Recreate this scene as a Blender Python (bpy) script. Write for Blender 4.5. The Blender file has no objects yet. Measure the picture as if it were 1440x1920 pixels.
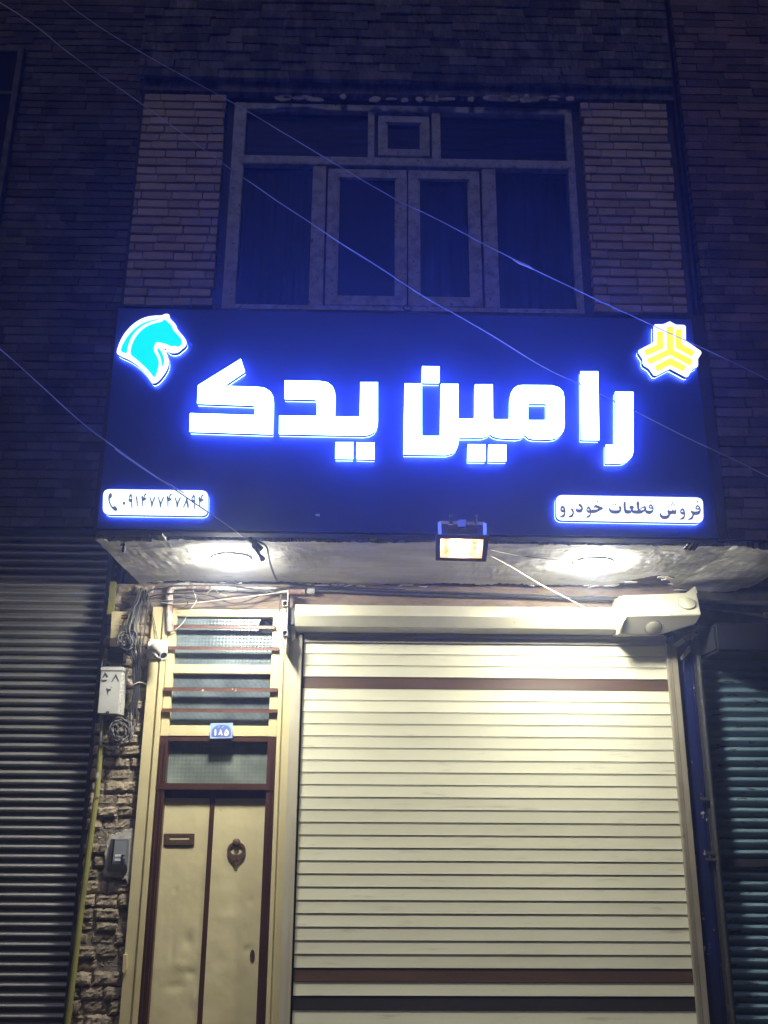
import bpy, bmesh, math, random
from mathutils import Vector, Matrix, noise
from mathutils.geometry import tessellate_polygon
R_ = math.radians
random.seed(7)
scene = bpy.context.scene
col = scene.collection

# ------------------------------------------------------------------ camera
FPX, PITCH, YAW, ROLL = 1740.0, 17.5, 1.1, 0.35
CAM = Vector((0.0, -7.2, 1.7))
MROT = Matrix.Rotation(R_(-YAW), 3, 'Z') @ Matrix.Rotation(R_(90 + PITCH), 3, 'X') @ Matrix.Rotation(R_(ROLL), 3, 'Z')
cd = bpy.data.cameras.new('camera')
cam = bpy.data.objects.new('camera', cd)
col.objects.link(cam)
cam.matrix_world = Matrix.Translation(CAM) @ MROT.to_4x4()
cd.sensor_fit = 'VERTICAL'
cd.sensor_height = 36.0
cd.lens = FPX / 1920.0 * 36.0
cd.clip_start = 0.05
cd.clip_end = 500
scene.camera = cam

# ------------------------------------------------------------------ night light
world = bpy.data.worlds.new('World')
scene.world = world
world.use_nodes = True
wn = world.node_tree.nodes
wl = world.node_tree.links
sky = wn.new('ShaderNodeTexSky')
sky.sky_type = 'NISHITA'
sky.sun_disc = False
sky.sun_elevation = R_(-5.0)
sky.sun_rotation = R_(0)
bg = wn['Background']
wl.new(sky.outputs[0], bg.inputs['Color'])
bg.inputs['Strength'].default_value = 0.10

SUN_STRENGTH = 0.46           # the faint street glow that reaches the upper storey from across the road
sd = bpy.data.lights.new('sun', 'SUN')
sd.energy = SUN_STRENGTH
sd.angle = R_(14)
sd.color = (0.82, 0.78, 1.0)
sun = bpy.data.objects.new('sun', sd)
col.objects.link(sun)
sun.rotation_euler = Vector((0.12, 0.52, -0.87)).to_track_quat('-Z', 'Y').to_euler()

vs = scene.view_settings
vs.view_transform = 'Standard'
vs.look = 'None'
vs.exposure = 0.0
vs.gamma = 1.0
scene.cycles.use_denoising = True
scene.cycles.max_bounces = 8
scene.cycles.volume_bounces = 0
scene.cycles.sample_clamp_indirect = 6.0

LAMP_L = 545.0
SIGN_L = 74.0
GLARE_HAZE_D = 0.0082

# ------------------------------------------------------------------ helpers
def ray(px, py):
    return MROT @ Vector(((px - 720) / FPX, -(py - 960) / FPX, -1.0))
def P(px, py, Y):
    """point of the vertical plane y = Y seen at photo pixel (px, py)"""
    d = ray(px, py)
    return CAM + d * ((Y - CAM.y) / d.y)
def PZ(px, py, Z):
    d = ray(px, py)
    return CAM + d * ((Z - CAM.z) / d.z)
def X(px, py, Y): return P(px, py, Y).x
def Z(px, py, Y): return P(px, py, Y).z

def tag(o, label=None, cat=None, group=None, kind=None):
    if label: o['label'] = label
    if cat: o['category'] = cat
    if group: o['group'] = group
    if kind: o['kind'] = kind
    return o
def thing(name, loc, label, cat, group=None):
    o = bpy.data.objects.new(name, None)
    o.empty_display_size = 0.1
    col.objects.link(o)
    o.location = loc
    return tag(o, label, cat, group)
def origin(o):
    v = Vector((0, 0, 0))
    while o is not None:
        v += Vector(o.location)
        o = o.parent
    return v

class MB:
    def __init__(s):
        s.v, s.f, s.t = [], [], []
    def face(s, pts, t=0.5):
        i = len(s.v)
        s.v += [tuple(p) for p in pts]
        s.f.append(tuple(range(i, i + len(pts))))
        s.t.append(t)
    def box(s, x0, x1, y0, y1, z0, z1, t=0.5, jit=0.0):
        i = len(s.v)
        for x in (x0, x1):
            for y in (y0, y1):
                for z in (z0, z1):
                    s.v.append((x + random.uniform(-jit, jit), y + random.uniform(-jit, jit) * .6, z + random.uniform(-jit, jit)))
        for q in ((0, 1, 3, 2), (4, 6, 7, 5), (0, 4, 5, 1), (2, 3, 7, 6), (0, 2, 6, 4), (1, 5, 7, 3)):
            s.f.append(tuple(i + k for k in q))
            s.t.append(t)
        return s
    def hexa(s, a, b, t=0.5):
        """solid between two quads a and b (4 points each)"""
        i = len(s.v)
        s.v += [tuple(p) for p in a] + [tuple(p) for p in b]
        for q in ((0, 1, 2, 3), (7, 6, 5, 4), (0, 4, 5, 1), (1, 5, 6, 2), (2, 6, 7, 3), (3, 7, 4, 0)):
            s.f.append(tuple(i + k for k in q))
            s.t.append(t)
        return s
    def bar(s, p, q, w, h, up=(0, 0, 1), t=0.5):
        p, q = Vector(p), Vector(q)
        d = (q - p).normalized()
        a = d.cross(Vector(up)).normalized() * w / 2
        b = a.cross(d).normalized() * h / 2
        return s.hexa([p + a + b, p - a + b, p - a - b, p + a - b], [q + a + b, q - a + b, q - a - b, q + a - b], t)
    def prism(s, loops, dv, t=0.5, back=True):
        """loops: outer + holes as 3D points; extruded by dv"""
        loops = [[Vector(p) for p in l] for l in loops]
        dv = Vector(dv)
        i = len(s.v)
        flat = [p for l in loops for p in l]
        n = len(flat)
        s.v += [tuple(p) for p in flat] + [tuple(p + dv) for p in flat]
        for tri in tessellate_polygon(loops):
            s.f.append((i + tri[0], i + tri[1], i + tri[2])); s.t.append(t)
            if back:
                s.f.append((i + n + tri[2], i + n + tri[1], i + n + tri[0])); s.t.append(t)
        k = 0
        for l in loops:
            m = len(l)
            for j in range(m):
                a, b = i + k + j, i + k + (j + 1) % m
                s.f.append((a, b, b + n, a + n)); s.t.append(t)
            k += m
        return s
    def tube(s, pts, r, n=6, t=0.5, closed=False):
        pts = [Vector(p) for p in pts]
        m = len(pts)
        i = len(s.v)
        prev = None
        for k in range(m):
            if closed: d = pts[(k + 1) % m] - pts[k - 1]
            else: d = pts[min(k + 1, m - 1)] - pts[max(k - 1, 0)]
            if d.length < 1e-9: d = Vector((0, 0, 1))
            d.normalize()
            if prev is None:
                a = d.orthogonal().normalized()
            else:
                a = prev - d * prev.dot(d)
                a = a.normalized() if a.length > 1e-6 else d.orthogonal().normalized()
            prev = a
            b = d.cross(a)
            rr = r[k] if isinstance(r, (list, tuple)) else r
            for j in range(n):
                an = 2 * math.pi * j / n
                s.v.append(tuple(pts[k] + (a * math.cos(an) + b * math.sin(an)) * rr))
        for k in range(m if closed else m - 1):
            k2 = (k + 1) % m
            for j in range(n):
                j2 = (j + 1) % n
                s.f.append((i + k * n + j, i + k * n + j2, i + k2 * n + j2, i + k2 * n + j)); s.t.append(t)
        if not closed:
            s.f.append(tuple(i + j for j in range(n))[::-1]); s.t.append(t)
            s.f.append(tuple(i + (m - 1) * n + j for j in range(n))); s.t.append(t)
        return s
    def lathe(s, c, axis, prof, n=24, t=0.5):
        """prof: (distance along axis, radius)"""
        c, ax = Vector(c), Vector(axis).normalized()
        a = ax.orthogonal().normalized()
        b = ax.cross(a)
        i = len(s.v)
        for h, r in prof:
            for j in range(n):
                an = 2 * math.pi * j / n
                s.v.append(tuple(c + ax * h + (a * math.cos(an) + b * math.sin(an)) * r))
        for k in range(len(prof) - 1):
            for j in range(n):
                j2 = (j + 1) % n
                s.f.append((i + k * n + j, i + k * n + j2, i + (k + 1) * n + j2, i + (k + 1) * n + j)); s.t.append(t)
        s.f.append(tuple(i + j for j in range(n))); s.t.append(t)
        s.f.append(tuple(i + (len(prof) - 1) * n + j for j in range(n))); s.t.append(t)
        return s
    def build(s, name, mat, parent=None, smooth=False, normals=True, bevel=0.0):
        org = origin(parent) if parent else Vector((0, 0, 0))
        if parent is None and s.v:
            n = len(s.v)
            org = Vector((sum(v[0] for v in s.v) / n, sum(v[1] for v in s.v) / n, min(v[2] for v in s.v)))
        me = bpy.data.meshes.new(name)
        me.from_pydata([(v[0] - org.x, v[1] - org.y, v[2] - org.z) for v in s.v], [], s.f)
        at = me.attributes.new('tint', 'FLOAT', 'FACE')
        at.data.foreach_set('value', s.t)
        if normals or bevel:
            bm = bmesh.new(); bm.from_mesh(me)
            if bevel:
                bmesh.ops.remove_doubles(bm, verts=bm.verts, dist=1e-5)
            bmesh.ops.recalc_face_normals(bm, faces=bm.faces)
            if bevel:
                bm.normal_update()
                es = [e for e in bm.edges if len(e.link_faces) == 2 and e.calc_face_angle(0) > 0.5]
                bmesh.ops.bevel(bm, geom=es, offset=bevel, segments=2, affect='EDGES', clamp_overlap=True)
            bm.to_mesh(me); bm.free()
        if smooth:
            me.polygons.foreach_set('use_smooth', [True] * len(me.polygons))
            if smooth == 'auto':
                me.set_sharp_from_angle(angle=R_(35))
        me.materials.append(mat)
        o = bpy.data.objects.new(name, me)
        col.objects.link(o)
        if parent: o.parent = parent
        else: o.location = org
        return o

def chaikin(pts, n=1, closed=True):
    for _ in range(n):
        out = []
        m = len(pts)
        rng = range(m) if closed else range(m - 1)
        if not closed: out.append(pts[0])
        for i in rng:
            a, b = pts[i], pts[(i + 1) % m]
            out.append(tuple(a[k] * .75 + b[k] * .25 for k in range(len(a))))
            out.append(tuple(a[k] * .25 + b[k] * .75 for k in range(len(a))))
        if not closed: out.append(pts[-1])
        pts = out
    return pts
def px_loop(pts, ox, oy, s, Y):
    return [P(ox + x / s, oy + y / s, Y) for x, y in pts]
def spline(pts, n=6):
    pts = [Vector(p) for p in pts]
    out = []
    for i in range(len(pts) - 1):
        p0, p1, p2, p3 = pts[max(i - 1, 0)], pts[i], pts[i + 1], pts[min(i + 2, len(pts) - 1)]
        for k in range(n):
            t = k / n
            out.append(.5 * ((2 * p1) + (p2 - p0) * t + (2 * p0 - 5 * p1 + 4 * p2 - p3) * t * t + (3 * p1 - p0 - 3 * p2 + p3) * t ** 3))
    out.append(pts[-1])
    return out
def rounded(pts, r, n=4):
    out = []
    m = len(pts)
    for i in range(m):
        p = Vector(pts[i]); a = Vector(pts[i - 1]) - p; b = Vector(pts[(i + 1) % m]) - p
        ra = min(r, a.length * .45); rb = min(r, b.length * .45)
        s, e = p + a.normalized() * ra, p + b.normalized() * rb
        for k in range(n + 1):
            t = k / n
            out.append(tuple(s * (1 - t) ** 2 + p * 2 * t * (1 - t) + e * t * t))
    return out

# ------------------------------------------------------------------ materials
def nodes(name):
    m = bpy.data.materials.new(name)
    m.use_nodes = True
    return m, m.node_tree.nodes, m.node_tree.links, m.node_tree.nodes['Principled BSDF']
def mat(name, c, rough=.5, metal=0.0, c2=None, nscale=6.0, namt=1.0, lo=.4, hi=.7, bump=0.0, bscale=40.0, tint=0.0,
        c3=None, n3=30.0, lo3=.62, hi3=.68, stretch=(1, 1, 1), spec=.5, coat=0.0):
    m, N, L, b = nodes(name)
    tc = N.new('ShaderNodeTexCoord')
    mp = N.new('ShaderNodeMapping')
    mp.inputs['Scale'].default_value = stretch
    L.new(tc.outputs['Object'], mp.inputs['Vector'])
    b.inputs['Roughness'].default_value = rough
    b.inputs['Metallic'].default_value = metal
    b.inputs['Specular IOR Level'].default_value = spec
    b.inputs['Coat Weight'].default_value = coat
    rgb = N.new('ShaderNodeRGB'); rgb.outputs[0].default_value = (*c, 1)
    cur = rgb.outputs[0]
    def layer(cur, cc, sc, lo, hi, amt, det=6):
        n = N.new('ShaderNodeTexNoise'); n.inputs['Scale'].default_value = sc; n.inputs['Detail'].default_value = det
        n.inputs['Roughness'].default_value = .62
        L.new(mp.outputs[0], n.inputs['Vector'])
        r = N.new('ShaderNodeMapRange'); r.inputs['From Min'].default_value = lo; r.inputs['From Max'].default_value = hi
        r.inputs['To Max'].default_value = amt
        L.new(n.outputs['Fac'], r.inputs['Value'])
        x = N.new('ShaderNodeMix'); x.data_type = 'RGBA'
        L.new(r.outputs[0], x.inputs['Factor']); L.new(cur, x.inputs['A']); x.inputs['B'].default_value = (*cc, 1)
        return x.outputs['Result'], r.outputs[0]
    if c2: cur, _ = layer(cur, c2, nscale, lo, hi, namt)
    if c3: cur, _ = layer(cur, c3, n3, lo3, hi3, 1.0)
    if tint:
        a = N.new('ShaderNodeAttribute'); a.attribute_name = 'tint'
        r = N.new('ShaderNodeMapRange'); r.inputs['To Min'].default_value = 1 - tint; r.inputs['To Max'].default_value = 1 + tint
        L.new(a.outputs['Fac'], r.inputs['Value'])
        x = N.new('ShaderNodeVectorMath'); x.operation = 'SCALE'
        L.new(cur, x.inputs[0]); L.new(r.outputs[0], x.inputs['Scale'])
        cur = x.outputs[0]
    L.new(cur, b.inputs['Base Color'])
    if bump:
        n = N.new('ShaderNodeTexNoise'); n.inputs['Scale'].default_value = bscale; n.inputs['Detail'].default_value = 5
        L.new(mp.outputs[0], n.inputs['Vector'])
        bp = N.new('ShaderNodeBump'); bp.inputs['Strength'].default_value = bump; bp.inputs['Distance'].default_value = .01
        L.new(n.outputs['Fac'], bp.inputs['Height']); L.new(bp.outputs[0], b.inputs['Normal'])
    return m
def glow(name, c, s, base=(.8, .8, .8)):
    m, N, L, b = nodes(name)
    b.inputs['Base Color'].default_value = (*base, 1)
    b.inputs['Roughness'].default_value = .35
    b.inputs['Emission Color'].default_value = (*c, 1)
    b.inputs['Emission Strength'].default_value = s
    return m

M = {}
M['cream'] = mat('cream_gloss_paint', (.60, .52, .30), .42, c2=(.52, .43, .23), nscale=3, lo=.35, hi=.75, c3=(.30, .24, .14), n3=22, lo3=.70, hi3=.76, bump=.25, bscale=9, spec=.4)
M['cream_door'] = mat('cream_door_paint', (.70, .61, .37), .45, c2=(.60, .51, .29), nscale=2.2, lo=.35, hi=.75, c3=(.33, .25, .13), n3=16, lo3=.69, hi3=.78, bump=.55, bscale=5, spec=.4)
M['slat'] = mat('cream_slat_paint', (.60, .58, .445), .38, c2=(.52, .50, .375), nscale=2.5, lo=.35, hi=.75, c3=(.36, .32, .22), n3=12, lo3=.60, hi3=.80, stretch=(.30, 1, 2.5), tint=.09, spec=.45)
M['slat_brown'] = mat('brown_slat_paint', (.078, .043, .025), .45, c2=(.052, .029, .019), nscale=5, stretch=(.3, 1, 2))
M['slat_dark'] = mat('dark_brown_slat_paint', (.016, .011, .009), .6, c2=(.010, .008, .007), nscale=5, stretch=(.3, 1, 2))
M['hood'] = mat('cream_hood_paint', (.64, .61, .46), .36, c2=(.57, .54, .40), nscale=4, c3=(.33, .28, .18), n3=18, lo3=.70, hi3=.77, bump=.12, bscale=8)
M['brown'] = mat('brown_gloss_paint', (.066, .027, .018), .38, c2=(.042, .018, .013), nscale=12, c3=(.30, .20, .15), n3=26, lo3=.70, hi3=.74, bump=.25, bscale=30, stretch=(1, 1, .4))
M['brown_bar'] = mat('brown_bar_paint', (.13, .054, .033), .42, c2=(.085, .036, .023), nscale=14, c3=(.45, .38, .30), n3=20, lo3=.66, hi3=.70)
M['brick_rough'] = mat('old_brick', (.33, .265, .185), .9, c2=(.21, .165, .115), nscale=9, c3=(.45, .42, .36), n3=16, lo3=.60, hi3=.72, bump=.8, bscale=60, tint=.28)
M['mortar'] = mat('dark_mortar', (.15, .125, .095), .95, c2=(.32, .28, .22), nscale=20, bump=.8, bscale=50)
M['brick_tan'] = mat('tan_facing_brick', (.47, .375, .29), .85, c2=(.35, .27, .205), nscale=9, bump=.5, bscale=70, tint=.20, stretch=(.5, 1, 1.5))
M['brick_dark'] = mat('weathered_dark_brick', (.17, .115, .09), .92, c2=(.09, .065, .055), nscale=4, bump=.6, bscale=50, tint=.4)
M['brick_left'] = mat('sooty_brick', (.105, .09, .08), .95, c2=(.05, .045, .042), nscale=2.5, c3=(.15, .13, .10), n3=7, lo3=.60, hi3=.75, bump=.7, bscale=40, tint=.4)
M['joint'] = mat('dark_joint', (.045, .04, .036), .95, bump=.5, bscale=60)
M['mud'] = mat('weathered_mud_render', (.15, .142, .12), .95, c2=(.06, .057, .05), nscale=9, lo=.38, hi=.62, c3=(.17, .16, .145), n3=24, lo3=.58, hi3=.72, bump=1.0, bscale=26, stretch=(1.4, 1, .6), tint=.45)
M['mud_dark'] = mat('dark_rough_wall', (.055, .053, .05), .95, c2=(.025, .024, .023), nscale=9, bump=1, bscale=24)  # darker grey version of the mud render
M['dark'] = mat('dark_void', (.02, .02, .02), .9)
M['plaster'] = mat('soffit_plaster', (.67, .655, .61), .85, c2=(.48, .455, .40), nscale=2.6, lo=.38, hi=.66, c3=(.24, .20, .15), n3=9, lo3=.64, hi3=.72, bump=.8, bscale=16, stretch=(.6, 1.8, 1))
M['plaster_wall'] = mat('brown_wall_plaster', (.27, .205, .15), .9, c2=(.17, .125, .09), nscale=6, lo=.38, hi=.65, c3=(.45, .40, .33), n3=18, lo3=.66, hi3=.72, bump=.7, bscale=30, stretch=(.6, 1, 1.4))
M['white_plaster'] = mat('white_patch_plaster', (.52, .49, .43), .9, c2=(.36, .33, .28), nscale=14, bump=.8, bscale=40)
M['substrate'] = mat('broken_soffit', (.15, .11, .085), .95, c2=(.08, .06, .05), nscale=14, bump=1, bscale=40)
M['win_frame'] = mat('flaking_window_paint', (.34, .34, .37), .6, c2=(.20, .20, .23), nscale=13, lo=.45, hi=.62, c3=(.10, .095, .10), n3=34, lo3=.60, hi3=.66, bump=.3, bscale=40)
M['curtain'] = mat('dull_curtain', (.10, .095, .105), .9, c2=(.06, .058, .066), nscale=5, stretch=(3, 1, .4))
M['blind'] = mat('dark_blind', (.055, .052, .06), .8, c2=(.035, .035, .04), nscale=6)
M['navy'] = mat('navy_composite_panel', (.055, .085, .29), .30, c2=(.045, .07, .24), nscale=1.2, spec=.5, bump=.02, bscale=3)  # dark navy panel, its blue lifted to carry the lens glare
M['navy_edge'] = mat('navy_panel_trim', (.012, .015, .05), .8, spec=.1)
M['return'] = mat('navy_letter_return', (.04, .06, .22), .25)
M['left_metal'] = mat('dull_corrugated_steel', (.39, .38, .355), .5, metal=.15, c2=(.28, .27, .255), nscale=2, c3=(.10, .085, .07), n3=10, lo3=.62, hi3=.75, stretch=(.3, 1, 2))
M['teal_metal'] = mat('flaking_teal_paint', (.16, .25, .30), .55, c2=(.09, .15, .19), nscale=2.5, c3=(.045, .038, .034), n3=13, lo3=.60, hi3=.64, stretch=(.5, 1, 1.6), bump=.2, bscale=30)
M['blue_post'] = mat('blue_gloss_post', (.008, .013, .075), .4, c2=(.008, .010, .03), nscale=3, c3=(.30, .28, .26), n3=16, lo3=.655, hi3=.67, bump=.3, bscale=20, stretch=(1, 1, .7))
M['black_iron'] = mat('black_iron', (.03, .03, .033), .55, c2=(.10, .09, .08), nscale=20, lo=.6, hi=.7, bump=.3)
M['blackened'] = mat('shade_black_sheet', (.012, .013, .017), .9, c2=(.008, .008, .01), nscale=5, bump=.5, bscale=8, spec=.15)  # near-black colour stands in for the motor cover's shadow on the box
M['guide_dark'] = mat('dark_guide_rail', (.27, .24, .18), .5, c2=(.2, .17, .12), nscale=5, c3=(.12, .10, .07), n3=16, lo3=.66, hi3=.74, stretch=(1, 1, .4))  # darker beige for the right-hand rail
M['steel'] = mat('grey_steel', (.34, .33, .31), .4, metal=.6, c2=(.2, .19, .17), nscale=14)
M['guide'] = mat('beige_guide_rail', (.46, .42, .32), .4, c2=(.38, .34, .25), nscale=5, c3=(.2, .17, .12), n3=18, lo3=.7, hi3=.75, stretch=(1, 1, .4))
M['grey_box'] = mat('grey_box_paint', (.47, .46, .43), .5, c2=(.38, .37, .34), nscale=6, c3=(.25, .22, .18), n3=20, lo3=.68, hi3=.76)
M['meter'] = mat('cream_meter_plastic', (.60, .51, .28), .5, c2=(.5, .42, .22), nscale=6)
M['ink'] = mat('dark_stencil_ink', (.05, .05, .055), .7)
M['red_label'] = mat('dark_red_label', (.16, .035, .03), .5)
M['yellow'] = mat('yellow_pipe_paint', (.235, .22, .06), .55, c2=(.17, .16, .05), nscale=8, c3=(.16, .14, .06), n3=20, lo3=.66, hi3=.72, bump=.2)
M['pvc'] = mat('grey_conduit', (.33, .33, .32), .5, c2=(.22, .22, .21), nscale=14)
M['cable_black'] = mat('black_cable', (.03, .03, .033), .5)
M['cable_grey'] = mat('grey_cable', (.13, .125, .115), .55, c2=(.06, .06, .055), nscale=20)
M['cable_white'] = mat('off_white_cable', (.5, .47, .38), .5)
M['wire'] = mat('overhead_wire', (.70, .69, .72), .5, c2=(.26, .26, .27), nscale=1.6, lo=.4, hi=.6)
M['red_pipe'] = mat('painted_gas_pipe', (.27, .145, .105), .55, c2=(.20, .10, .075), nscale=10, c3=(.52, .49, .43), n3=8, lo3=.46, hi3=.54, bump=.4, bscale=20)
M['dark_pipe'] = mat('dark_wall_pipe', (.10, .10, .11), .5, c2=(.2, .19, .18), nscale=9, lo=.55, hi=.7, bump=.2)
M['white_plastic'] = mat('white_plastic', (.66, .65, .61), .4, c2=(.55, .54, .5), nscale=9)
M['cam_body'] = mat('camera_shell', (.40, .395, .37), .4)
M['lens'] = mat('camera_glass', (.02, .02, .025), .1)
M['intercom_grey'] = mat('grey_intercom_shell', (.15, .155, .17), .35)
M['intercom_face'] = mat('intercom_faceplate', (.24, .25, .26), .35)
M['chrome'] = mat('bright_metal', (.6, .6, .62), .2, metal=1)
M['rust'] = mat('rusty_iron', (.09, .045, .03), .6, c2=(.05, .03, .022), nscale=25, bump=.4)
M['enamel'] = mat('blue_enamel', (.10, .14, .40), .4, c2=(.16, .22, .5), nscale=9)
M['enamel_light'] = mat('pale_blue_enamel', (.34, .47, .66), .4, c2=(.24, .34, .6), nscale=20)
M['white_paint'] = mat('white_print', (.75, .75, .75), .5)
M['flood_body'] = mat('dark_cast_housing', (.035, .03, .032), .45, bump=.1)
M['reflector'] = mat('lamp_reflector', (.72, .52, .34), .33, metal=.75, c2=(.26, .12, .06), nscale=26, lo=.42, hi=.6)
M['asphalt'] = mat('asphalt', (.05, .05, .05), .9, c2=(.035, .035, .035), nscale=8, bump=.5, bscale=80)
M['paving'] = mat('dark_paving', (.09, .088, .082), .85, c2=(.06, .058, .054), nscale=5, bump=.4, bscale=40)
M['letter'] = glow('lit_white_acrylic', (.065, .125, 1.0), SIGN_L)
M['halo'] = glow('lit_back_acrylic', (.14, .24, 1.0), SIGN_L * .205)
M['box_white'] = glow('lit_white_panel', (.84, .93, 1.0), 1.5)
M['print'] = glow('backlit_grey_print', (.16, .27, .44), .5, (.1, .14, .2))  # blue-grey glow stands in for lens bloom over the backlit print
M['print_violet'] = glow('backlit_violet_print', (.20, .23, .46), .5, (.1, .12, .2))  # bloom over the words is put into this violet-grey glow
M['cyan'] = glow('lit_cyan_acrylic', (.0, .85, 1.0), 1.05, (.0, .5, .7))
M['yellow_lit'] = glow('lit_yellow_acrylic', (1.0, .93, .05), 1.15, (.7, .6, .02))
M['lamp'] = glow('lamp_diffuser', (1.0, .985, .86), LAMP_L)
M['tube'] = glow('halogen_tube', (1.0, .80, .55), 900.0)

def pattern_glass(name, base, scale, kind):
    m, N, L, b = nodes(name)
    tc = N.new('ShaderNodeTexCoord')
    b.inputs['Roughness'].default_value = .22
    b.inputs['Specular IOR Level'].default_value = .8
    mp = N.new('ShaderNodeMapping')
    L.new(tc.outputs['Object'], mp.inputs['Vector'])
    if kind == 'rhomb':
        mp.inputs['Rotation'].default_value = (0, R_(40), 0)
    vo = N.new('ShaderNodeTexVoronoi'); vo.inputs['Scale'].default_value = scale
    vo.inputs['Randomness'].default_value = .12 if kind != 'pebble' else .5
    L.new(mp.outputs[0], vo.inputs['Vector'])
    ns = N.new('ShaderNodeTexNoise'); ns.inputs['Scale'].default_value = 5; ns.inputs['Detail'].default_value = 6
    L.new(tc.outputs['Object'], ns.inputs['Vector'])
    r = N.new('ShaderNodeMapRange'); r.inputs['From Min'].default_value = .35; r.inputs['From Max'].default_value = .72
    L.new(ns.outputs['Fac'], r.inputs['Value'])
    x = N.new('ShaderNodeMix'); x.data_type = 'RGBA'
    x.inputs['A'].default_value = (*base, 1); x.inputs['B'].default_value = (base[0] * 1.9, base[1] * 1.9, base[2] * 1.85, 1)
    L.new(r.outputs[0], x.inputs['Factor']); L.new(x.outputs['Result'], b.inputs['Base Color'])
    bp = N.new('ShaderNodeBump'); bp.inputs['Strength'].default_value = .55; bp.inputs['Distance'].default_value = .006
    L.new(vo.outputs['Distance'], bp.inputs['Height']); L.new(bp.outputs[0], b.inputs['Normal'])
    return m
M['glass_a'] = pattern_glass('patterned_glass', (.10, .125, .135), 38, 'flower')
M['glass_b'] = pattern_glass('ribbed_glass', (.075, .09, .10), 30, 'rhomb')
M['glass_c'] = pattern_glass('dotted_glass', (.13, .15, .135), 34, 'flower')

def thin_glass(name, tr=.75, rough=.06, tint=(.55, .6, .8)):
    m = bpy.data.materials.new(name); m.use_nodes = True
    N, L = m.node_tree.nodes, m.node_tree.links
    N.remove(N['Principled BSDF'])
    t = N.new('ShaderNodeBsdfTransparent'); t.inputs[0].default_value = (*tint, 1)
    g = N.new('ShaderNodeBsdfGlossy'); g.inputs['Roughness'].default_value = rough; g.inputs[0].default_value = (.6, .6, .65, 1)
    x = N.new('ShaderNodeMixShader'); x.inputs[0].default_value = 1 - tr
    L.new(t.outputs[0], x.inputs[1]); L.new(g.outputs[0], x.inputs[2]); L.new(x.outputs[0], N['Material Output'].inputs[0])
    return m
M['pane'] = thin_glass('dusty_window_glass', .86, .15)
M['lamp_glass'] = thin_glass('clear_lamp_glass', .93, .05, (1, .95, .9))

# ------------------------------------------------------------------ brick builders
def bricks(mb, x0, x1, z0, z1, yf, course, length, gap, depth, jit=.0015, yvar=.004, soldier=None):
    z = z0
    row = 0
    while z < z1 - course * .3:
        h = course
        zt = min(z + h - gap, z1)
        L_ = length
        x = x0 - random.uniform(0, L_)
        while x < x1:
            l = L_ * random.choice((1, 1, 1, .6, .85))
            a, b = max(x, x0), min(x + l - gap * .4, x1)
            if b - a > .012:
                y = yf + random.uniform(-yvar, yvar)
                mb.box(a, b, y, yf + depth, z, zt, random.random(), jit)
            x += l
        z += h
        row += 1
def rough_bricks(mb, x0f, x1f, z0, z1, yf, course, length, gap, depth, amp):
    """irregular hand made bricks with chipped, displaced faces; x0f/x1f give the pier's edges at height z"""
    z = z0
    while z < z1:
        h = course * random.uniform(.85, 1.15)
        xa, xb = x0f(z), x1f(z)
        x = xa - random.uniform(0, length * .7)
        while x < xb:
            l = length * random.uniform(.55, 1.1)
            a, b = max(x, xa), min(x + l - gap, xb)
            x += l
            if b - a < .03: continue
            t = random.random()
            yy = yf + random.uniform(-.016, .028)
            nx, nz = max(3, int((b - a) / .018)), 5
            i = len(mb.v)
            tl = random.uniform(-.006, .006)
            for kz in range(nz + 1):
                for kx in range(nx + 1):
                    u, w = kx / nx, kz / nz
                    px, pz = a + (b - a) * u, z + (h - gap) * w + tl * (u - .5) * 2
                    e = min(u, 1 - u) * (b - a); f = min(w, 1 - w) * (h - gap)
                    ed = min(e, f)
                    back = .014 * max(0, 1 - ed / .012) ** 2
                    n1 = noise.noise(Vector((px * 28, pz * 40, t * 50)))
                    n2 = noise.noise(Vector((px * 70, pz * 80, t * 70)))
                    sh = .013 * noise.noise(Vector((px * 35, pz * 35, 9)))
                    if kx in (0, nx): px += sh * 1.1
                    if kz in (0, nz): pz += sh * 1.1
                    mb.v.append((px, yy + back - amp * n1 - amp * .5 * n2, pz))
            for kz in range(nz):
                for kx in range(nx):
                    q = i + kz * (nx + 1) + kx
                    mb.f.append((q, q + 1, q + nx + 2, q + nx + 1)); mb.t.append(t)
            ring = [i + k for k in range(nx + 1)] + [i + k * (nx + 1) + nx for k in range(1, nz + 1)] + \
                   [i + nz * (nx + 1) + k for k in range(nx - 1, -1, -1)] + [i + k * (nx + 1) for k in range(nz - 1, 0, -1)]
            j = len(mb.v)
            for r in ring:
                v = mb.v[r]; mb.v.append((v[0], yf + depth, v[2]))
            n = len(ring)
            for k in range(n):
                mb.f.append((ring[k], ring[(k + 1) % n], j + (k + 1) % n, j + k)); mb.t.append(t)
        z += h

# ------------------------------------------------------------------ planes of the place
YW = -1.34                 # front of the overhanging upper storey
ZS = 3.355                 # soffit height
YS = YW - .13              # face of the sign panel
XL = -1.80                 # left end of the overhang

# ------------------------------------------------------------------ ground, pavement, road
g = MB(); g.box(-40, 40, -3.2, .3, -.2, 0.0); tag(g.build('pavement', M['paving']), kind='structure')
g = MB(); g.box(-40, 40, -60, -3.2, -.3, -.13); tag(g.build('road', M['asphalt']), kind='structure')
g = MB(); g.face([(-300, -300, -.31), (300, -300, -.31), (300, 300, -.31), (-300, 300, -.31)]); tag(g.build('ground', M['asphalt']), kind='structure')

# ------------------------------------------------------------------ the building with the shop
bld = thing('shop_building', (0.3, 0, 0), 'old two storey brick shop building with an overhanging upper floor, behind the lit sign', 'building')
XR = 2.44
zt_parapet = Z(720, 150, YW - .05)
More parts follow.
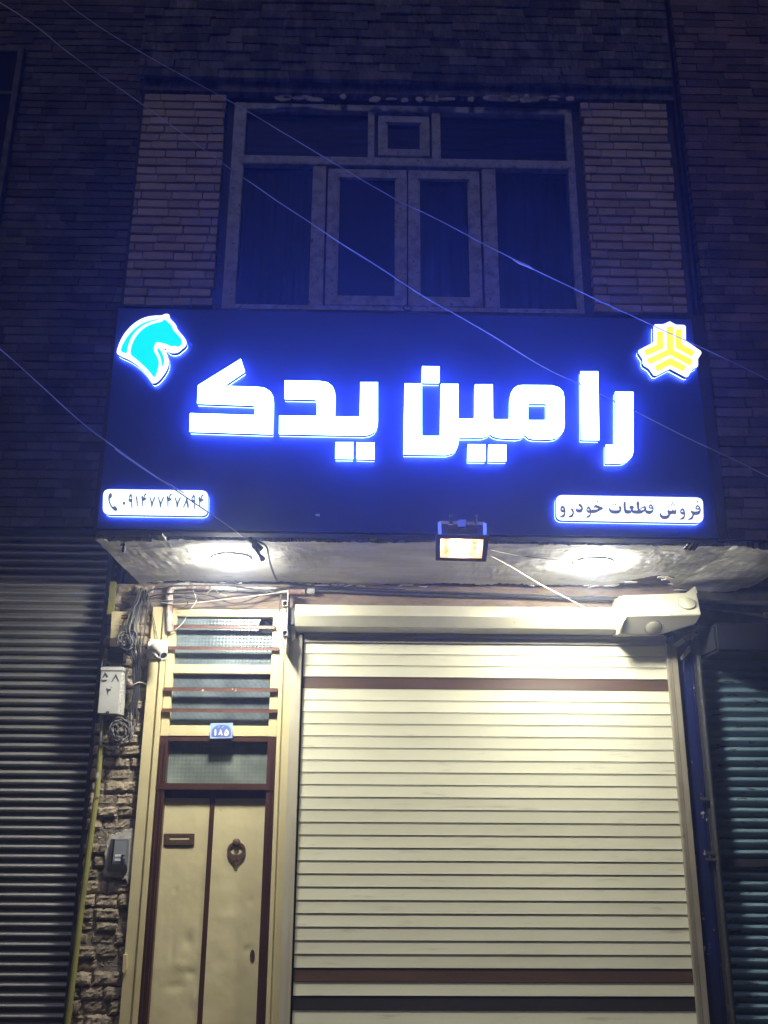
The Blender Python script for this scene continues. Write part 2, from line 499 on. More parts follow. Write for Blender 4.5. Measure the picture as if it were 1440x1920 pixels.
# upper wall (behind sign and round the window), piers and joints
pl0, pl1 = X(232, 567, YW), X(397, 573, YW)
pr0, pr1 = X(1117, 594, YW), X(1290, 592, YW)
wx0, wx1 = X(415, 580, YW + .03), X(1097, 592, YW + .03)
wz0, wz1 = Z(750, 584, YW + .03), Z(750, 197, YW + .03)
b = MB()
b.box(XL, 2.40, YW + .02, YW + .30, ZS + .04, wz0)                    # below the window
b.box(pl0 - .04, wx0 - .0, YW + .06, YW + .30, wz0, zt_parapet + .3)
b.box(wx1, pr1 + .06, YW + .06, YW + .30, wz0, zt_parapet + .3)
b.box(wx0, wx1, YW + .06, YW + .30, wz1, zt_parapet + .3)
b.build('upper_wall', M['joint'], bld)
b = MB(); b.box(wx0 - .05, wx1 + .05, YW + .55, YW + .6, wz0 - .1, wz1 + .1); b.build('dark_room_panel', M['dark'], bld)  # black panel standing in for the unlit room behind the panes
zp0, zp1 = Z(320, 571, YW), Z(340, 173, YW)
for a, c in ((pl0, pl1), (pr0, pr1)):
    b = MB(); bricks(b, a, c, zp0, zp1, YW, .0735, .225, .019, .06, .0022)
    b.build('pier', M['brick_tan'], bld)
# lintel band above the window with flaking white plaster
b = MB(); b.box(pl0 - .04, pr1 + .06, YW - .01, YW + .06, zp1 + .01, zt_parapet + .02)
b.build('lintel', M['mud'], bld)
b = MB()
for k in range(46):
    px = random.uniform(440, 1075)
    if random.random() < .35: continue
    w, h = random.uniform(6, 26), random.uniform(2, 7)
    cy = 183 + random.uniform(-3, 4)
    pts = [(px + w * math.cos(a) * random.uniform(.6, 1), cy + h * math.sin(a) * random.uniform(.5, 1)) for a in [i * math.pi / 5 for i in range(10)]]
    b = MB(); b.prism([[P(x, y, YW - .016) for x, y in pts]], (0, .012, 0)); b.build('flaking_plaster', M['white_plaster'], bld)
# rough sooty brickwork above the window, standing slightly proud
b = MB()
bricks(b, pl0 - .05, pr1 + .05, zt_parapet, 10.2, YW - .05, .082, .22, .012, .08, .004, .009)
b.box(pl0 - .045, pr1 + .045, YW - .025, YW + .3, zt_parapet + .005, 10.2)
b.build('upper_brickwork', M['mud'], bld)

# soffit slab and its plaster skin with a ragged back edge
b = MB(); b.box(XL, 4.2, YW + .03, .3, ZS + .03, ZS + .25)
b.build('soffit_slab', M['substrate'], bld)
edge = [(262, 1093), (330, 1089), (400, 1090), (520, 1091), (600, 1094), (700, 1097), (790, 1096), (848, 1093), (900, 1096), (960, 1095), (1040, 1097),
        (1100, 1098), (1140, 1097), (1175, 1090), (1200, 1083), (1238, 1078), (1252, 1082), (1262, 1103), (1300, 1106), (1340, 1108), (1380, 1102),
        (1410, 1094), (1432, 1080), (1452, 1074), (1600, 1072)]
edge_w = [PZ(x, y, ZS) for x, y in edge]
def back_y(x):
    for p, q in zip(edge_w, edge_w[1:]):
        if p.x <= x <= q.x:
            t = (x - p.x) / max(q.x - p.x, 1e-6)
            return p.y * (1 - t) + q.y * t
    return edge_w[0].y if x < edge_w[0].x else edge_w[-1].y
b = MB()
nx, ny = 760, 26
x1s = 4.1
rows = []
for ix in range(nx + 1):
    fx = XL + .005 + (x1s - XL) * ix / nx
    yb = min(back_y(fx) + .04 * noise.noise(Vector((fx * 9, 1, 0))) + .04 * noise.noise(Vector((fx * 34, 2, 0))) + .03 * noise.noise(Vector((fx * 95, 2, 0))), -.004)
    yf = YW + .055 + .03 * noise.noise(Vector((fx * 7, 5, 0))) + .025 * noise.noise(Vector((fx * 30, 6, 0))) + .02 * noise.noise(Vector((fx * 90, 6, 0)))
    if fx < -1.42 and fx > -1.72: yf += .055
    rr = []
    for iy in range(ny + 1):
        y = yf + (yb - yf) * iy / ny
        xx = fx
        if ix == 0: xx += .05 + .05 * noise.noise(Vector((3, y * 9, 0))) + .02 * noise.noise(Vector((3, y * 30, 0)))
        z = ZS + .009 * noise.noise(Vector((xx * 2.2, y * 2.5, 3))) + .006 * noise.noise(Vector((xx * 4, y * 9, 4))) + .003 * noise.noise(Vector((xx * 20, y * 40, 4)))
        if fx > 2.45: z += -.02 * min(1, (fx - 2.45) / .3) + .012 * noise.noise(Vector((xx * 3, y * 6, 8)))
        rr.append((xx, y, z))
    rows.append(rr)
i0 = len(b.v)
for rr in rows: b.v += rr
for ix in range(nx):
    for iy in range(ny):
        q = i0 + ix * (ny + 1) + iy
        b.f.append((q, q + 1, q + ny + 2, q + ny + 1)); b.t.append(.5)
for ids in ([i0 + ix * (ny + 1) + ny for ix in range(nx + 1)], [i0 + ix * (ny + 1) for ix in range(nx + 1)], [i0 + iy for iy in range(ny + 1)]):
    j = len(b.v)
    for q in ids: b.v.append((b.v[q][0], b.v[q][1], ZS + .032))
    for k in range(len(ids) - 1):
        b.f.append((ids[k], ids[k + 1], j + k + 1, j + k)); b.t.append(.5)
b.build('soffit_plaster', M['plaster'], bld, smooth='auto')

for k in range(34):
    fx = random.choice((random.uniform(-1.7, 2.3), random.uniform(-.4, .6), random.uniform(1.8, 3.4)))
    by = min(back_y(fx), -.02) + random.uniform(-.01, .03)
    r0 = random.uniform(.012, .04)
    pts = [(fx + r0 * 1.8 * math.cos(a) * random.uniform(.5, 1), by + r0 * .8 * math.sin(a) * random.uniform(.5, 1)) for a in [i * math.pi / 4 for i in range(8)]]
    z0_, tl = ZS - random.uniform(.002, .02), random.uniform(-.25, .25)
    b = MB(); b.prism([[(x, y, z0_ + (x - fx) * tl) for x, y in pts]], (0, 0, .008)); b.build('plaster_flake', M['white_plaster'], bld)
# ground floor wall: backing, plaster strip under the soffit, rough brick pier
zhead = Z(420, 1141, 0)
b = MB()
b.box(-1.95, 4.2, .32, .5, 0, ZS + .03)
b.build('back_wall', M['joint'], bld)
b = MB()
n_ = 120
for iz in range(8):
    pass
xs = [XL + .0 + (2.5 - XL) * k / n_ for k in range(n_ + 1)]
z_lo, z_hi = zhead + .0, ZS + .03
gridi = len(b.v)
for x in xs:
    for k in range(7):
        z = z_lo + (z_hi - z_lo) * k / 6
        b.v.append((x, .0 - .006 * noise.noise(Vector((x * 6, z * 16, 2))) - .004 * noise.noise(Vector((x * 22, z * 40, 2))), z))
for i in range(n_):
    for k in range(6):
        q = gridi + i * 7 + k
        b.f.append((q, q + 7, q + 8, q + 1)); b.t.append(.5)
b.box(XL + .002, 2.498, .02, .3, z_lo, z_hi)
b.build('wall_plaster', M['plaster_wall'], bld, smooth='auto')
# rough brick pier between the left shutter and the cream post
def pxl(z):   # left edge of the pier
    return -2.03
def pxr(z): return X(258, 1484, 0) + .004
b = MB(); rough_bricks(b, pxl, pxr, -.02, ZS - .02, .0, .084, .22, .011, .09, .012)
b.build('brick_pier', M['brick_rough'], bld)
b = MB(); b.box(-2.015, pxr(0) - .012, .024, .3, -.02, ZS); b.build('pier_mortar', M['mortar'], bld)
# side of the pier that the left shutter butts against
# cream steel posts either side of the door
z0g = 0.0
lp0, lp1 = X(258, 1484, -.03), X(291, 1484, -.03)
b = MB()
b.box(lp0 + .004, lp1 - .05, -.045, .2, z0g, zhead - .0)
b.box(lp1 - .05, lp1 - .036, -.032, .2, z0g, zhead - .001)
b.box(lp1 - .036, lp1 - .0, -.052, .2, z0g, zhead - .002)
b.build('door_post', M['cream'], bld, bevel=.004)
m = MB(); fq = [P(x, y, -.07) for x, y in ((231, 1790), (238, 1790), (236.5, 1818), (232, 1826), (229.5, 1822))]; m.prism([fq], (0, .03, 0)); m.build('latch_keep', M['cream'], bld)
rp0, rp1 = X(515, 1484, -.03), X(548, 1484, -.03)
b = MB()
b.box(rp0, rp0 + .03, -.05, .2, z0g, zhead - .001)
b.box(rp0 + .03, rp0 + .042, -.034, .2, z0g, zhead - .002)
b.box(rp0 + .042, rp1 + .0, -.047, .2, z0g, zhead)
b.build('door_post', M['cream'], bld, bevel=.004)

# ---- upper window : frame, casements, panes, curtains
YF = YW + .03
win = MB()
def wr(x0, x1, z0, z1, y0=YF, y1=YF + .07, mb=None):
    (mb or win).box(x0, x1, y0, y1, z0, z1)
xz = lambda px: X(px, 575, YF)
vx = [wx0, xz(440), xz(578), xz(604), xz(755), xz(777), xz(911), xz(938), xz(1082), wx1]
zt0, zt1 = Z(750, 312, YF), Z(750, 296, YF)
zb0, zb1 = wz0, Z(750, 574, YF)
ztop = Z(750, 209, YF)
win.box(vx[0], vx[1], YF, YF + .07, zb0, wz1)
win.box(vx[8], vx[9], YF, YF + .07, zb0, wz1)
win.box(vx[1], vx[8], YF + .002, YF + .07, ztop, wz1 - .001)
win.box(vx[1], vx[8], YF + .002, YF + .07, zb0, zb1)
win.box(vx[1], vx[8], YF - .004, YF + .068, zt0, zt1)
win.box(vx[2], vx[3], YF + .004, YF + .066, zb1, zt0)
win.box(vx[6], vx[7], YF + .004, YF + .066, zb1, zt0)
tx = [X(690, 250, YF), X(702, 250, YF), X(810, 250, YF), X(826, 250, YF)]
win.box(tx[0], tx[1], YF + .004, YF + .066, zt1, ztop)
win.box(tx[2], tx[3], YF + .004, YF + .066, zt1, ztop)
wobj = win.build('window', M['win_frame'], bld, bevel=.004)
def sash(x0, x1, z0, z1, w, name='casement', y=YF + .012):
    m = MB()
    m.box(x0, x1, y, y + .045, z0, z0 + w); m.box(x0, x1, y, y + .045, z1 - w, z1)
    m.box(x0, x0 + w, y, y + .045, z0 + w, z1 - w); m.box(x1 - w, x1, y, y + .045, z0 + w, z1 - w)
    m.box(x0 + w, x0 + w + .012, y + .012, y + .05, z0 + w, z1 - w); m.box(x1 - w - .012, x1 - w, y + .012, y + .05, z0 + w, z1 - w)
    return m.build(name, M['win_frame'], wobj, bevel=.003)
sash(vx[3] + .018, vx[4] + .03, zb1 + .012, zt0 - .02, .075)
sash(vx[5] - .04, vx[6] - .02, zb1 + .012, zt0 - .02, .075)
sash(tx[1] + .03, tx[2] - .02, zt1 + .03, ztop - .03, .06, 'vent_sash')
def pane(x0, x1, z0, z1, y=YF + .05):
    m = MB(); m.box(x0, x1, y, y + .004, z0, z1); m.build('pane', M['pane'], wobj)
pane(vx[1], vx[2], zb1, zt0); pane(vx[7], vx[8], zb1, zt0)
pane(vx[3], vx[4] + .01, zb1 + .01, zt0 - .01, YF + .045); pane(vx[5] - .01, vx[6], zb1 + .01, zt0 - .01, YF + .045)
pane(vx[1], tx[0], zt1, ztop); pane(tx[3], vx[8], zt1, ztop); pane(tx[1], tx[2], zt1, ztop, YF + .045)
def curtain(x0, x1, z0, z1, amp, name, m_, horizontal=False):
    m = MB(); n = 70
    i = len(m.v)
    for k in range(n + 1):
        u = k / n
        if horizontal:
            z = z0 + (z1 - z0) * u
            y = YF + .11 + amp * math.sin(u * 46) * .5
            m.v += [(x0, y, z), (x1, y + .004, z)]
        else:
            x = x0 + (x1 - x0) * u
            y = YF + .13 + amp * (math.sin(x * 62) + .6 * math.sin(x * 141 + 1)) * .6
            m.v += [(x, y, z0), (x, y + .006, z1)]
    for k in range(n):
        q = i + 2 * k
        m.f.append((q, q + 2, q + 3, q + 1)); m.t.append(.5)
    return m.build(name, m_, wobj, smooth=True, normals=False)
curtain(vx[5], vx[8], zb1 - .02, zt0 + .02, .022, 'curtain', M['curtain'])
curtain(vx[1], vx[2], zb1 - .02, zt0 + .02, .008, 'curtain', M['blind'])
curtain(vx[1], tx[0], zt1 - .02, ztop + .02, .012, 'blind', M['blind'], True)
curtain(tx[3], vx[8], zt1 - .02, ztop + .02, .012, 'blind', M['curtain'], True)
m = MB(); c = P(764, 577, YF - .02)
m.tube([c + Vector((.028 * math.cos(a), 0, .022 * math.sin(a))) for a in [k * math.pi / 8 for k in range(16)]], .005, 6, closed=True)
m.build('pull_ring', M['black_iron'], wobj)

# ---- entrance door : brown frame, two-part leaf, glass transoms with bars
dx0, dx1 = X(291, 1484, 0), X(514, 1484, 0)
zA = Z(410, 1382, 0)          # top of the brown frame
zl1 = Z(410, 1472, 0)         # brown rail under the lower glass
zl0 = Z(410, 1484, 0)
zleaf = Z(410, 1497, .05)
fb = .072
d = MB()
d.box(dx0, dx0 + fb, -.02, .12, 0, zA)
d.box(dx0 + .018, dx0 + .03, -.032, 0, 0, zA - .05)
d.box(dx0 + .05, dx0 + .058, -.03, 0, 0, zA - .05)
d.box(dx1 - fb + .012, dx1, -.02, .12, 0, zA)
d.box(dx1 - .03, dx1 - .02, -.03, 0, 0, zA - .05)
d.box(dx0 + fb, dx1 - fb + .012, -.018, .12, zA - .035, zA - .001)
d.box(dx0 + .0, dx1 - .0, -.03, -.021, zl0 + .01, zl0 + .045)
d.box(dx0 + fb, dx1 - fb + .012, -.012, .12, zl0, zl1 + .012)
door = d.build('door', M['brown'], bld, bevel=.003)
lx0, lx1 = dx0 + fb, dx1 - fb + .012
cx0, cx1 = X(395, 1498, .05), X(404, 1498, .05)
def dented(x0, x1, z0, z1, y, dents, name):
    m = MB(); nx, nz = 26, 90
    i = len(m.v)
    for kz in range(nz + 1):
        for kx in range(nx + 1):
            x, z = x0 + (x1 - x0) * kx / nx, z0 + (z1 - z0) * kz / nz
            dy = .0022 * noise.noise(Vector((x * 7, z * 5, 1))) + .001 * noise.noise(Vector((x * 20, z * 16, 5)))
            for (dxx, dz, rx, rz, a) in dents:
                dy += a * math.exp(-((x - dxx) / rx) ** 2 - ((z - dz) / rz) ** 2)
            m.v.append((x, y + dy, z))
    for kz in range(nz):
        for kx in range(nx):
            q = i + kz * (nx + 1) + kx
            m.f.append((q, q + 1, q + nx + 2, q + nx + 1)); m.t.append(.5)
    m.box(x0, x1, y + .012, y + .03, z0, z1)
    return m.build(name, M['cream_door'], door, smooth=True, normals=False)
def pd(px, py): return P(px, py, .035)
dn = []
for px, py, rx, rz, a in ((329, 1669, .015, .015, .006), (352, 1765, .04, .05, .008), (340, 1810, .06, .03, -.006), (358, 1825, .03, .02, .008), (330, 1850, .06, .025, .007), (365, 1870, .02, .05, -.006), (322, 1785, .014, .06, .004)):
    p = pd(px, py); dn.append((p.x, p.z, rx, rz, a))
dented(lx0, cx0, .0, zleaf, .035, dn, 'leaf_panel')
dn = []
for px, py, rx, rz, a in ((470, 1690, .02, .02, .005), (430, 1720, .08, .05, -.004), (410, 1800, .06, .06, .004), (465, 1400 + 380, .04, .02, .006)):
    p = pd(px, py); dn.append((p.x, p.z, rx, rz, a))
dented(cx1, lx1, .0, zleaf, .035, dn, 'leaf_panel')
m = MB(); m.box(cx0, cx1, .026, .075, 0, zleaf); m.box(lx0, lx1, .04, .08, zleaf, zl0)
m.build('leaf_stile', M['brown'], door, bevel=.003)
m = MB(); gx0, gx1 = X(312, 1430, .06), X(503, 1430, .06)
m.box(lx0, lx1, .05, .056, zl1 + .012, zA - .035); m.build('transom_glass', M['glass_c'], door)
# mail slot
q = [P(x, y, .030) for x, y in ((307, 1563), (365, 1563), (364, 1587), (306.5, 1587))]
hole = [P(x, y, .030) for x, y in ((318.5, 1568.5), (355, 1568.5), (354.5, 1574.5), (318, 1574.5))]
m = MB(); m.prism([rounded([tuple(v) for v in q], .006, 2), [tuple(v) for v in hole]], (0, .005, 0))
m.bar(P(309, 1581.5, .028), P(362, 1581.5, .028), .010, .022)
m.build('mail_slot', M['rust'], door)
# ring knocker
c = P(443, 1596, .020)
m = MB()
loop = []
for k in range(28):
    a = 2 * math.pi * k / 28
    loop.append(c + Vector((.066 * math.cos(a), 0, .062 * math.sin(a) - (.02 if math.sin(a) < -.75 else 0))))
inner = [c + Vector((.047 * math.cos(2 * math.pi * k / 20), 0, .010 + .036 * math.sin(2 * math.pi * k / 20))) for k in range(20)]
drop = [c + Vector((x, 0, z)) for x, z in chaikin([(-.02, .064), (.02, .064), (.055, .045), (.07, .005), (.058, -.035), (.03, -.068), (.012, -.082), (.016, -.105), (-.016, -.105), (-.012, -.082), (-.03, -.068), (-.058, -.035), (-.07, .005), (-.055, .045)], 2)]
m.prism([drop, inner], (0, .010, 0))
m.lathe(P(443.5, 1580, .035), (0, -1, 0), [(0, .030), (.012, .028), (.02, .022), (.034, .014)], 16)
m.lathe(P(438, 1612, .020), (0, -1, 0), [(0, .008), (.004, .006)], 8); m.lathe(P(446, 1612, .020), (0, -1, 0), [(0, .008), (.004, .006)], 8)
m.build('knocker', M['rust'], door, smooth='auto')
m = MB(); c = P(473, 1791, .028)
m.prism([[c + Vector((.017 * math.cos(a), 0, .036 * math.sin(a))) for a in [k * math.pi / 8 for k in range(16)]]], (0, .01, 0))
m.build('keyhole_plate', M['rust'], door)
# cream transom window above
tz1, tz0 = Z(420, 1142, -.01), zA + .003
g1t, g1b, g2t, g2b = Z(420, 1157, .01), Z(420, 1247.5, .01), Z(420, 1264, .01), Z(420, 1361, .01)
tx0, tx1 = X(322, 1180, -.01), X(524, 1180, -.01)
tx0, tx1 = lp1 + .003, rp0 - .003
gx0, gx1 = X(330, 1200, .01), X(511, 1200, .01)
m = MB()
m.box(tx0, gx0, -.02, .1, tz0, tz1); m.box(gx1, tx1, -.02, .1, tz0, tz1)
m.box(gx0, gx1, -.018, .1, g1t, tz1 - .001); m.box(gx0, gx1, -.018, .1, g2t, g1b); m.box(gx0, gx1, -.018, .1, tz0 + .001, g2b)
tr = m.build('transom_window', M['cream'], bld, bevel=.004)
m = MB()
hp = [P(x, y, .03) for x, y in ((483, 1187), (484, 1176), (490, 1162), (494, 1150), (520, 1150), (520, 1188), (500, 1190))]
hc = [(v.x, v.z) for v in hp]
zc, xc = g1t, X(484, 1157, .03)
outer = [(gx0, .03, g1b), (gx1, .03, g1b), (gx1, .03, Z(510, 1187, .03)), (X(500, 1188, .03), .03, Z(500, 1188, .03)), (X(486, 1185, .03), .03, Z(486, 1185, .03)),
         (X(484, 1174, .03), .03, Z(484, 1174, .03)), (X(490, 1160, .03), .03, Z(490, 1160, .03)), (X(492, 1155, .03), .03, g1t), (gx0, .03, g1t)]
m.prism([outer], (0, .005, 0)); m.build('glass_pane', M['glass_a'], tr)
tag(tr.children[0], 'patterned pane with its top right corner broken out')
m = MB(); m.box(gx0, gx1, .03, .035, g2b, g2t); m.build('glass_pane', M['glass_b'], tr)
m = MB(); m.box(gx0, gx1, .12, .13, tz0, tz1); m.build('backing', M['dark'], tr)
for (xa, xb, yy) in ((322, 516, 1175.5), (315, 523, 1216), (307, 521, 1293), (304, 520, 1332.5)):
    a, c = P(xa, yy, -.05), P(xb, yy, -.05)
    m = MB(); zc = (a.z + c.z) / 2
    m.box(a.x, c.x, -.058, -.048, zc - .013, zc + .013)
    m.box(a.x, c.x, -.058, -.028, zc + .010, zc + .013)
    m.box(a.x, a.x + .03, -.05, -.019, zc - .012, zc + .009); m.box(c.x - .03, c.x, -.05, -.019, zc - .012, zc + .009)
    m.build('bar', M['brown_bar'], tr)

# house number plate
hn = thing('number_plate', P(415, 1385, -.06), 'small blue enamel house number plate above the brown door frame', 'number plate')
def quad(pts, Y): return [P(x, y, Y) for x, y in pts]
YN = -.066
def glyphs(gl, ox, oy, sc, Y, name, m_, parent, soft=1):
    """traced writing: each glyph is [outline, hole, ...]; a (x, y, rx, ry) tuple is a diamond dot"""
    mb = MB()
    for n_g, g_ in enumerate(gl):
        if isinstance(g_, tuple):
            x, y, rx, ry = g_
            g_ = [[(x, y - ry), (x + rx * .7, y - ry * .7), (x + rx, y), (x + rx * .7, y + ry * .7), (x, y + ry), (x - rx * .7, y + ry * .7), (x - rx, y), (x - rx * .7, y - ry * .7)]]
        mb.prism([px_loop(chaikin(l, soft), ox, oy, sc, Y - .00012 * n_g) for l in g_], (0, .0008, 0))
    return mb.build(name, m_, parent)
m = MB(); m.prism([quad(((395, 1356), (436.7, 1355.4), (435.6, 1383.8), (393.5, 1384.8)), YN)], (0, .006, 0)); m.build('plate', M['enamel_light'], hn)
glyphs([[[(290, 560), (400, 430), (560, 350), (780, 330), (960, 350), (1110, 440), (1160, 600), (1150, 860), (1000, 890), (400, 900), (260, 860)]]], 385, 1345, 24, YN - .0005, 'field', M['enamel'], hn)
glyphs([[[(420, 545), (490, 545), (492, 700), (485, 825), (405, 825), (415, 700)]], [[(670, 540), (705, 540), (730, 650), (790, 800), (735, 825), (682, 715), (620, 800), (570, 790), (640, 690)]],
        [[(950, 530), (1010, 575), (1065, 680), (1045, 765), (990, 828), (870, 828), (835, 780), (865, 680), (905, 580)], [(940, 640), (1000, 680), (975, 725), (910, 745)]]],
       385, 1345, 24, YN - .002, 'writing', M['white_paint'], hn)
glyphs([[[(540, 460), (600, 440), (590, 370), (620, 360), (625, 450), (560, 490)]], [[(720, 490), (780, 420), (840, 370), (860, 385), (800, 440), (750, 500)]]], 385, 1345, 24, YN - .002, 'script', M['enamel_light'], hn)

# ------------------------------------------------------------------ roller shutter of the shop
sh = thing('roller_shutter', (.95, -.05, 0), 'closed cream roller shutter with three brown slats, under the lit sign', 'roller shutter')
sx0, sx1 = -.475, 2.345
z_b1, z_b2 = 2.634, .603
pitch = (z_b1 - z_b2) / 23
def slat_profile(mb, zt, x0, x1, t):
    """one slat hanging below height zt"""
    zb = zt - pitch
    h = pitch - .0150
    pr = [(-.002, zt), (-.0125, zt - .002), (-.013, zt - .006), (-.0105, zt - .0085)]
    pr += [(-.0108 - .0056 * (t_ ** 1.4), zt - .012 - h * t_) for t_ in (.08, .2, .35, .5, .65, .8, .92, 1.0)]
    pr += [(-.0150, zb + .0024), (-.0105, zb + .0019), (-.002, zb)]
    i = len(mb.v)
    for y, z in pr:
        mb.v += [(x0, y, z), (x1, y, z)]
    for k in range(len(pr) - 1):
        q = i + 2 * k
        mb.f.append((q, q + 1, q + 3, q + 2)); mb.t.append(t)
cur = MB()
k = -4
while True:
    zt = z_b1 - k * pitch
    if zt < pitch * .5: break
    jx = random.uniform(-.004, .004)
    if k in (0, 23, 25):
        m = MB(); slat_profile(m, zt, sx0, sx1 + jx, .5); m.build('brown_slat', M['slat_brown' if k < 25 else 'slat_dark'], sh, smooth='auto', normals=False)
    else:
        slat_profile(cur, zt, sx0, sx1 + jx, random.random())
    k += 1
cur.build('slat_curtain', M['slat'], sh, smooth='auto', normals=False)
# guide rails
gl0, gl1 = X(537, 1484, -.05), X(556, 1484, -.05)
m = MB(); zg = Z(560, 1190, -.05)
m.box(gl0 + .004, gl1 - .004, -.062, .02, 0, zg); m.box(gl1 - .016, gl1 + .006, -.066, -.03, 0, zg - .001)
m.build('guide_rail', M['guide'], sh, bevel=.003)
gr0, gr1 = X(1271, 1484, -.05), X(1285, 1484, -.05)
m = MB(); zg2 = Z(1250, 1207, -.05)
m.box(gr0, gr0 + .02, -.066, -.03, 0, zg2 - .002); m.box(gr0 + .012, gr1 + .022, -.062, .02, 0, zg2)
m.box(gr0 + .034, gr1 + .026, -.068, -.062, 0, zg2 - .004)
m.build('guide_rail', M['guide_dark'], sh, bevel=.003)
# hood: a folded sheet box seen from below
hx0, hx1 = X(553, 1150, -.25), X(1170, 1150, -.25)
zh = [Z(800, 1136, -.22), Z(800, 1155, -.27), Z(800, 1176, -.20), Z(800, 1186, -.10)]
prof = [(.0, zh[0] + .01), (-.21, zh[0] + .004), (-.235, zh[0] - .01), (-.235, zh[1] + .0), (-.235, zh[1] - .004), (-.19, zh[2] + .004), (-.185, zh[2]), (-.03, zh[3])]
prof = [(.0, zh[0] + .012), (-.22, zh[0]), (-.265, zh[1]), (-.262, zh[1] - .004), (-.20, zh[2]), (-.195, zh[2] - .003), (-.06, zh[3]), (.0, zh[3])]
m = MB(); m.prism([[(hx0, y, z) for y, z in prof]], (hx1 - hx0, 0, 0)); m.build('hood', M['hood'], sh)
m = MB(); m.box(hx0 + .01, hx0 + .014, -.03, .03, zh[3] - .1, zh[3]); m.build('end_flange', M['guide'], sh)
m = MB(); m.box(sx0, sx1, -.03, -.022, zh[3] - .07, zh[3] - .001); m.box(sx0, sx1, -.06, -.052, zh[3] - .03, zh[3] - .001); m.build('curtain_seal', M['guide'], sh)
# motor cover, set askew
def pv(px, py, Y): return P(px, py, Y)
A = [pv(1161, 1119, -.30), pv(1153, 1134, -.34), pv(1172, 1154, -.44), pv(1157, 1188, -.27), pv(1190, 1189.5, -.2)]
Lft = [pv(1163, 1116, -.28), pv(1172, 1154, -.42), pv(1160, 1188, -.27)]
m = MB()
FL = [pv(1166, 1117, -.30), pv(1174, 1154, -.42), pv(1163, 1188, -.29)]
FR = [pv(1306, 1111, -.30), pv(1315, 1152, -.42), None]
pn = (FR[1] - FL[1]).cross(FL[2] - FL[1]).normalized()
def on_under(px, py):
    d = ray(px, py)
    return CAM + d * ((FL[1] - CAM).dot(pn) / d.dot(pn))
FR[2] = on_under(1304, 1170)
FM = on_under(1229, 1191)
def solid(mb, faces):
    for f in faces: mb.face(f)
bk = .27
top_l, top_r = FL[0] + Vector((0, bk, .03)), FR[0] + Vector((0, bk, .03))
bot_l, bot_r = FL[2] + Vector((0, bk, .02)), FR[2] + Vector((0, bk, .02)); bot_m = FM + Vector((0, bk, .02))
solid(m, [[FL[0], FR[0], FR[1], FL[1]], [FL[1], FR[1], FR[2], FM, FL[2]], [FL[0], FL[1], FL[2], bot_l, top_l], [FR[0], top_r, bot_r, FR[2], FR[1]],
          [FL[0], top_l, top_r, FR[0]], [FL[2], FM, FR[2], bot_r, bot_m, bot_l]])
m.build('motor_cover', M['hood'], sh, bevel=.006)
def disc(c, nrm, r, h, name, m_, par, n=24):
    mm = MB(); mm.lathe(c, nrm, [(0, r), (h * .8, r), (h, r * .93)], n); return mm.build(name, m_, par, smooth='auto')
nf = (FR[0] - FL[0]).cross(FL[1] - FL[0]).normalized()
if nf.y > 0: nf = -nf
cf = FL[0] * .09 + FR[0] * .42 + FR[1] * .42 + FL[1] * .07
disc(cf - nf * .001, nf, .066, .003, 'cap_shadow_ring', M['rust'], sh)  # dark ring put in for the outline shadow round the cap
disc(cf, nf, .062, .011, 'knockout_cap', M['hood'], sh)
nu = (FR[1] - FL[1]).cross(FL[2] - FL[1]).normalized()
if nu.z > 0: nu = -nu
cu = on_under(1225, 1177)
disc(cu - nu * .001, nu, .064, .003, 'cap_shadow_ring', M['rust'], sh)  # same painted shadow outline on the underside cap
disc(cu, nu, .060, .004, 'knockout_cap', M['hood'], sh)
m = MB()   # flared left lip and torn right corner
m.hexa([pv(1161, 1118, -.31), pv(1153, 1133, -.36), pv(1153.5, 1136, -.36), pv(1166, 1121, -.31)], [pv(1157, 1188, -.31), pv(1157, 1189, -.315), pv(1175, 1156, -.42), pv(1172, 1154, -.42)])
m.build('cover_flange', M['hood'], sh)
m = MB(); m.prism([[pv(1286, 1112, -.29), pv(1300, 1101, -.25), pv(1304, 1100, -.25), pv(1308, 1112, -.29)]], (0, .004, 0)); m.build('torn_corner', M['hood'], sh)

# torn bracket under the motor cover
tb = thing('torn_bracket', P(1280, 1215, -.1), 'torn pale metal bracket dangling under the motor box at its right end', 'bracket')
m = MB()
for pts, Y in ((((1261, 1209), (1277, 1197), (1296, 1186), (1309, 1190), (1285, 1204), (1270, 1213)), -.10), (((1275, 1233), (1291, 1211), (1293, 1222), (1277, 1238)), -.07),
               (((1294, 1180), (1309, 1171), (1307, 1180), (1299, 1184), (1301, 1196), (1296, 1199)), -.16)):
    m.prism([quad(pts, Y)], (.012, .006, .004))
m.build('plates', M['guide'], tb)
m = MB()
m.tube(spline([P(1290, 1215, -.08), P(1303, 1224, -.09), P(1313, 1232, -.1), P(1315, 1243, -.1)]), .0035, 5)
m.tube(spline([P(1284, 1215, -.08), P(1282, 1238, -.07), P(1281, 1262, -.07)]), .003, 5)
m.tube(spline([P(1268, 1190, -.12), P(1282, 1196, -.13), P(1290, 1206, -.1), P(1296, 1188, -.12)]), .0035, 5)
m.build('loose_wires', M['cable_black'], tb)

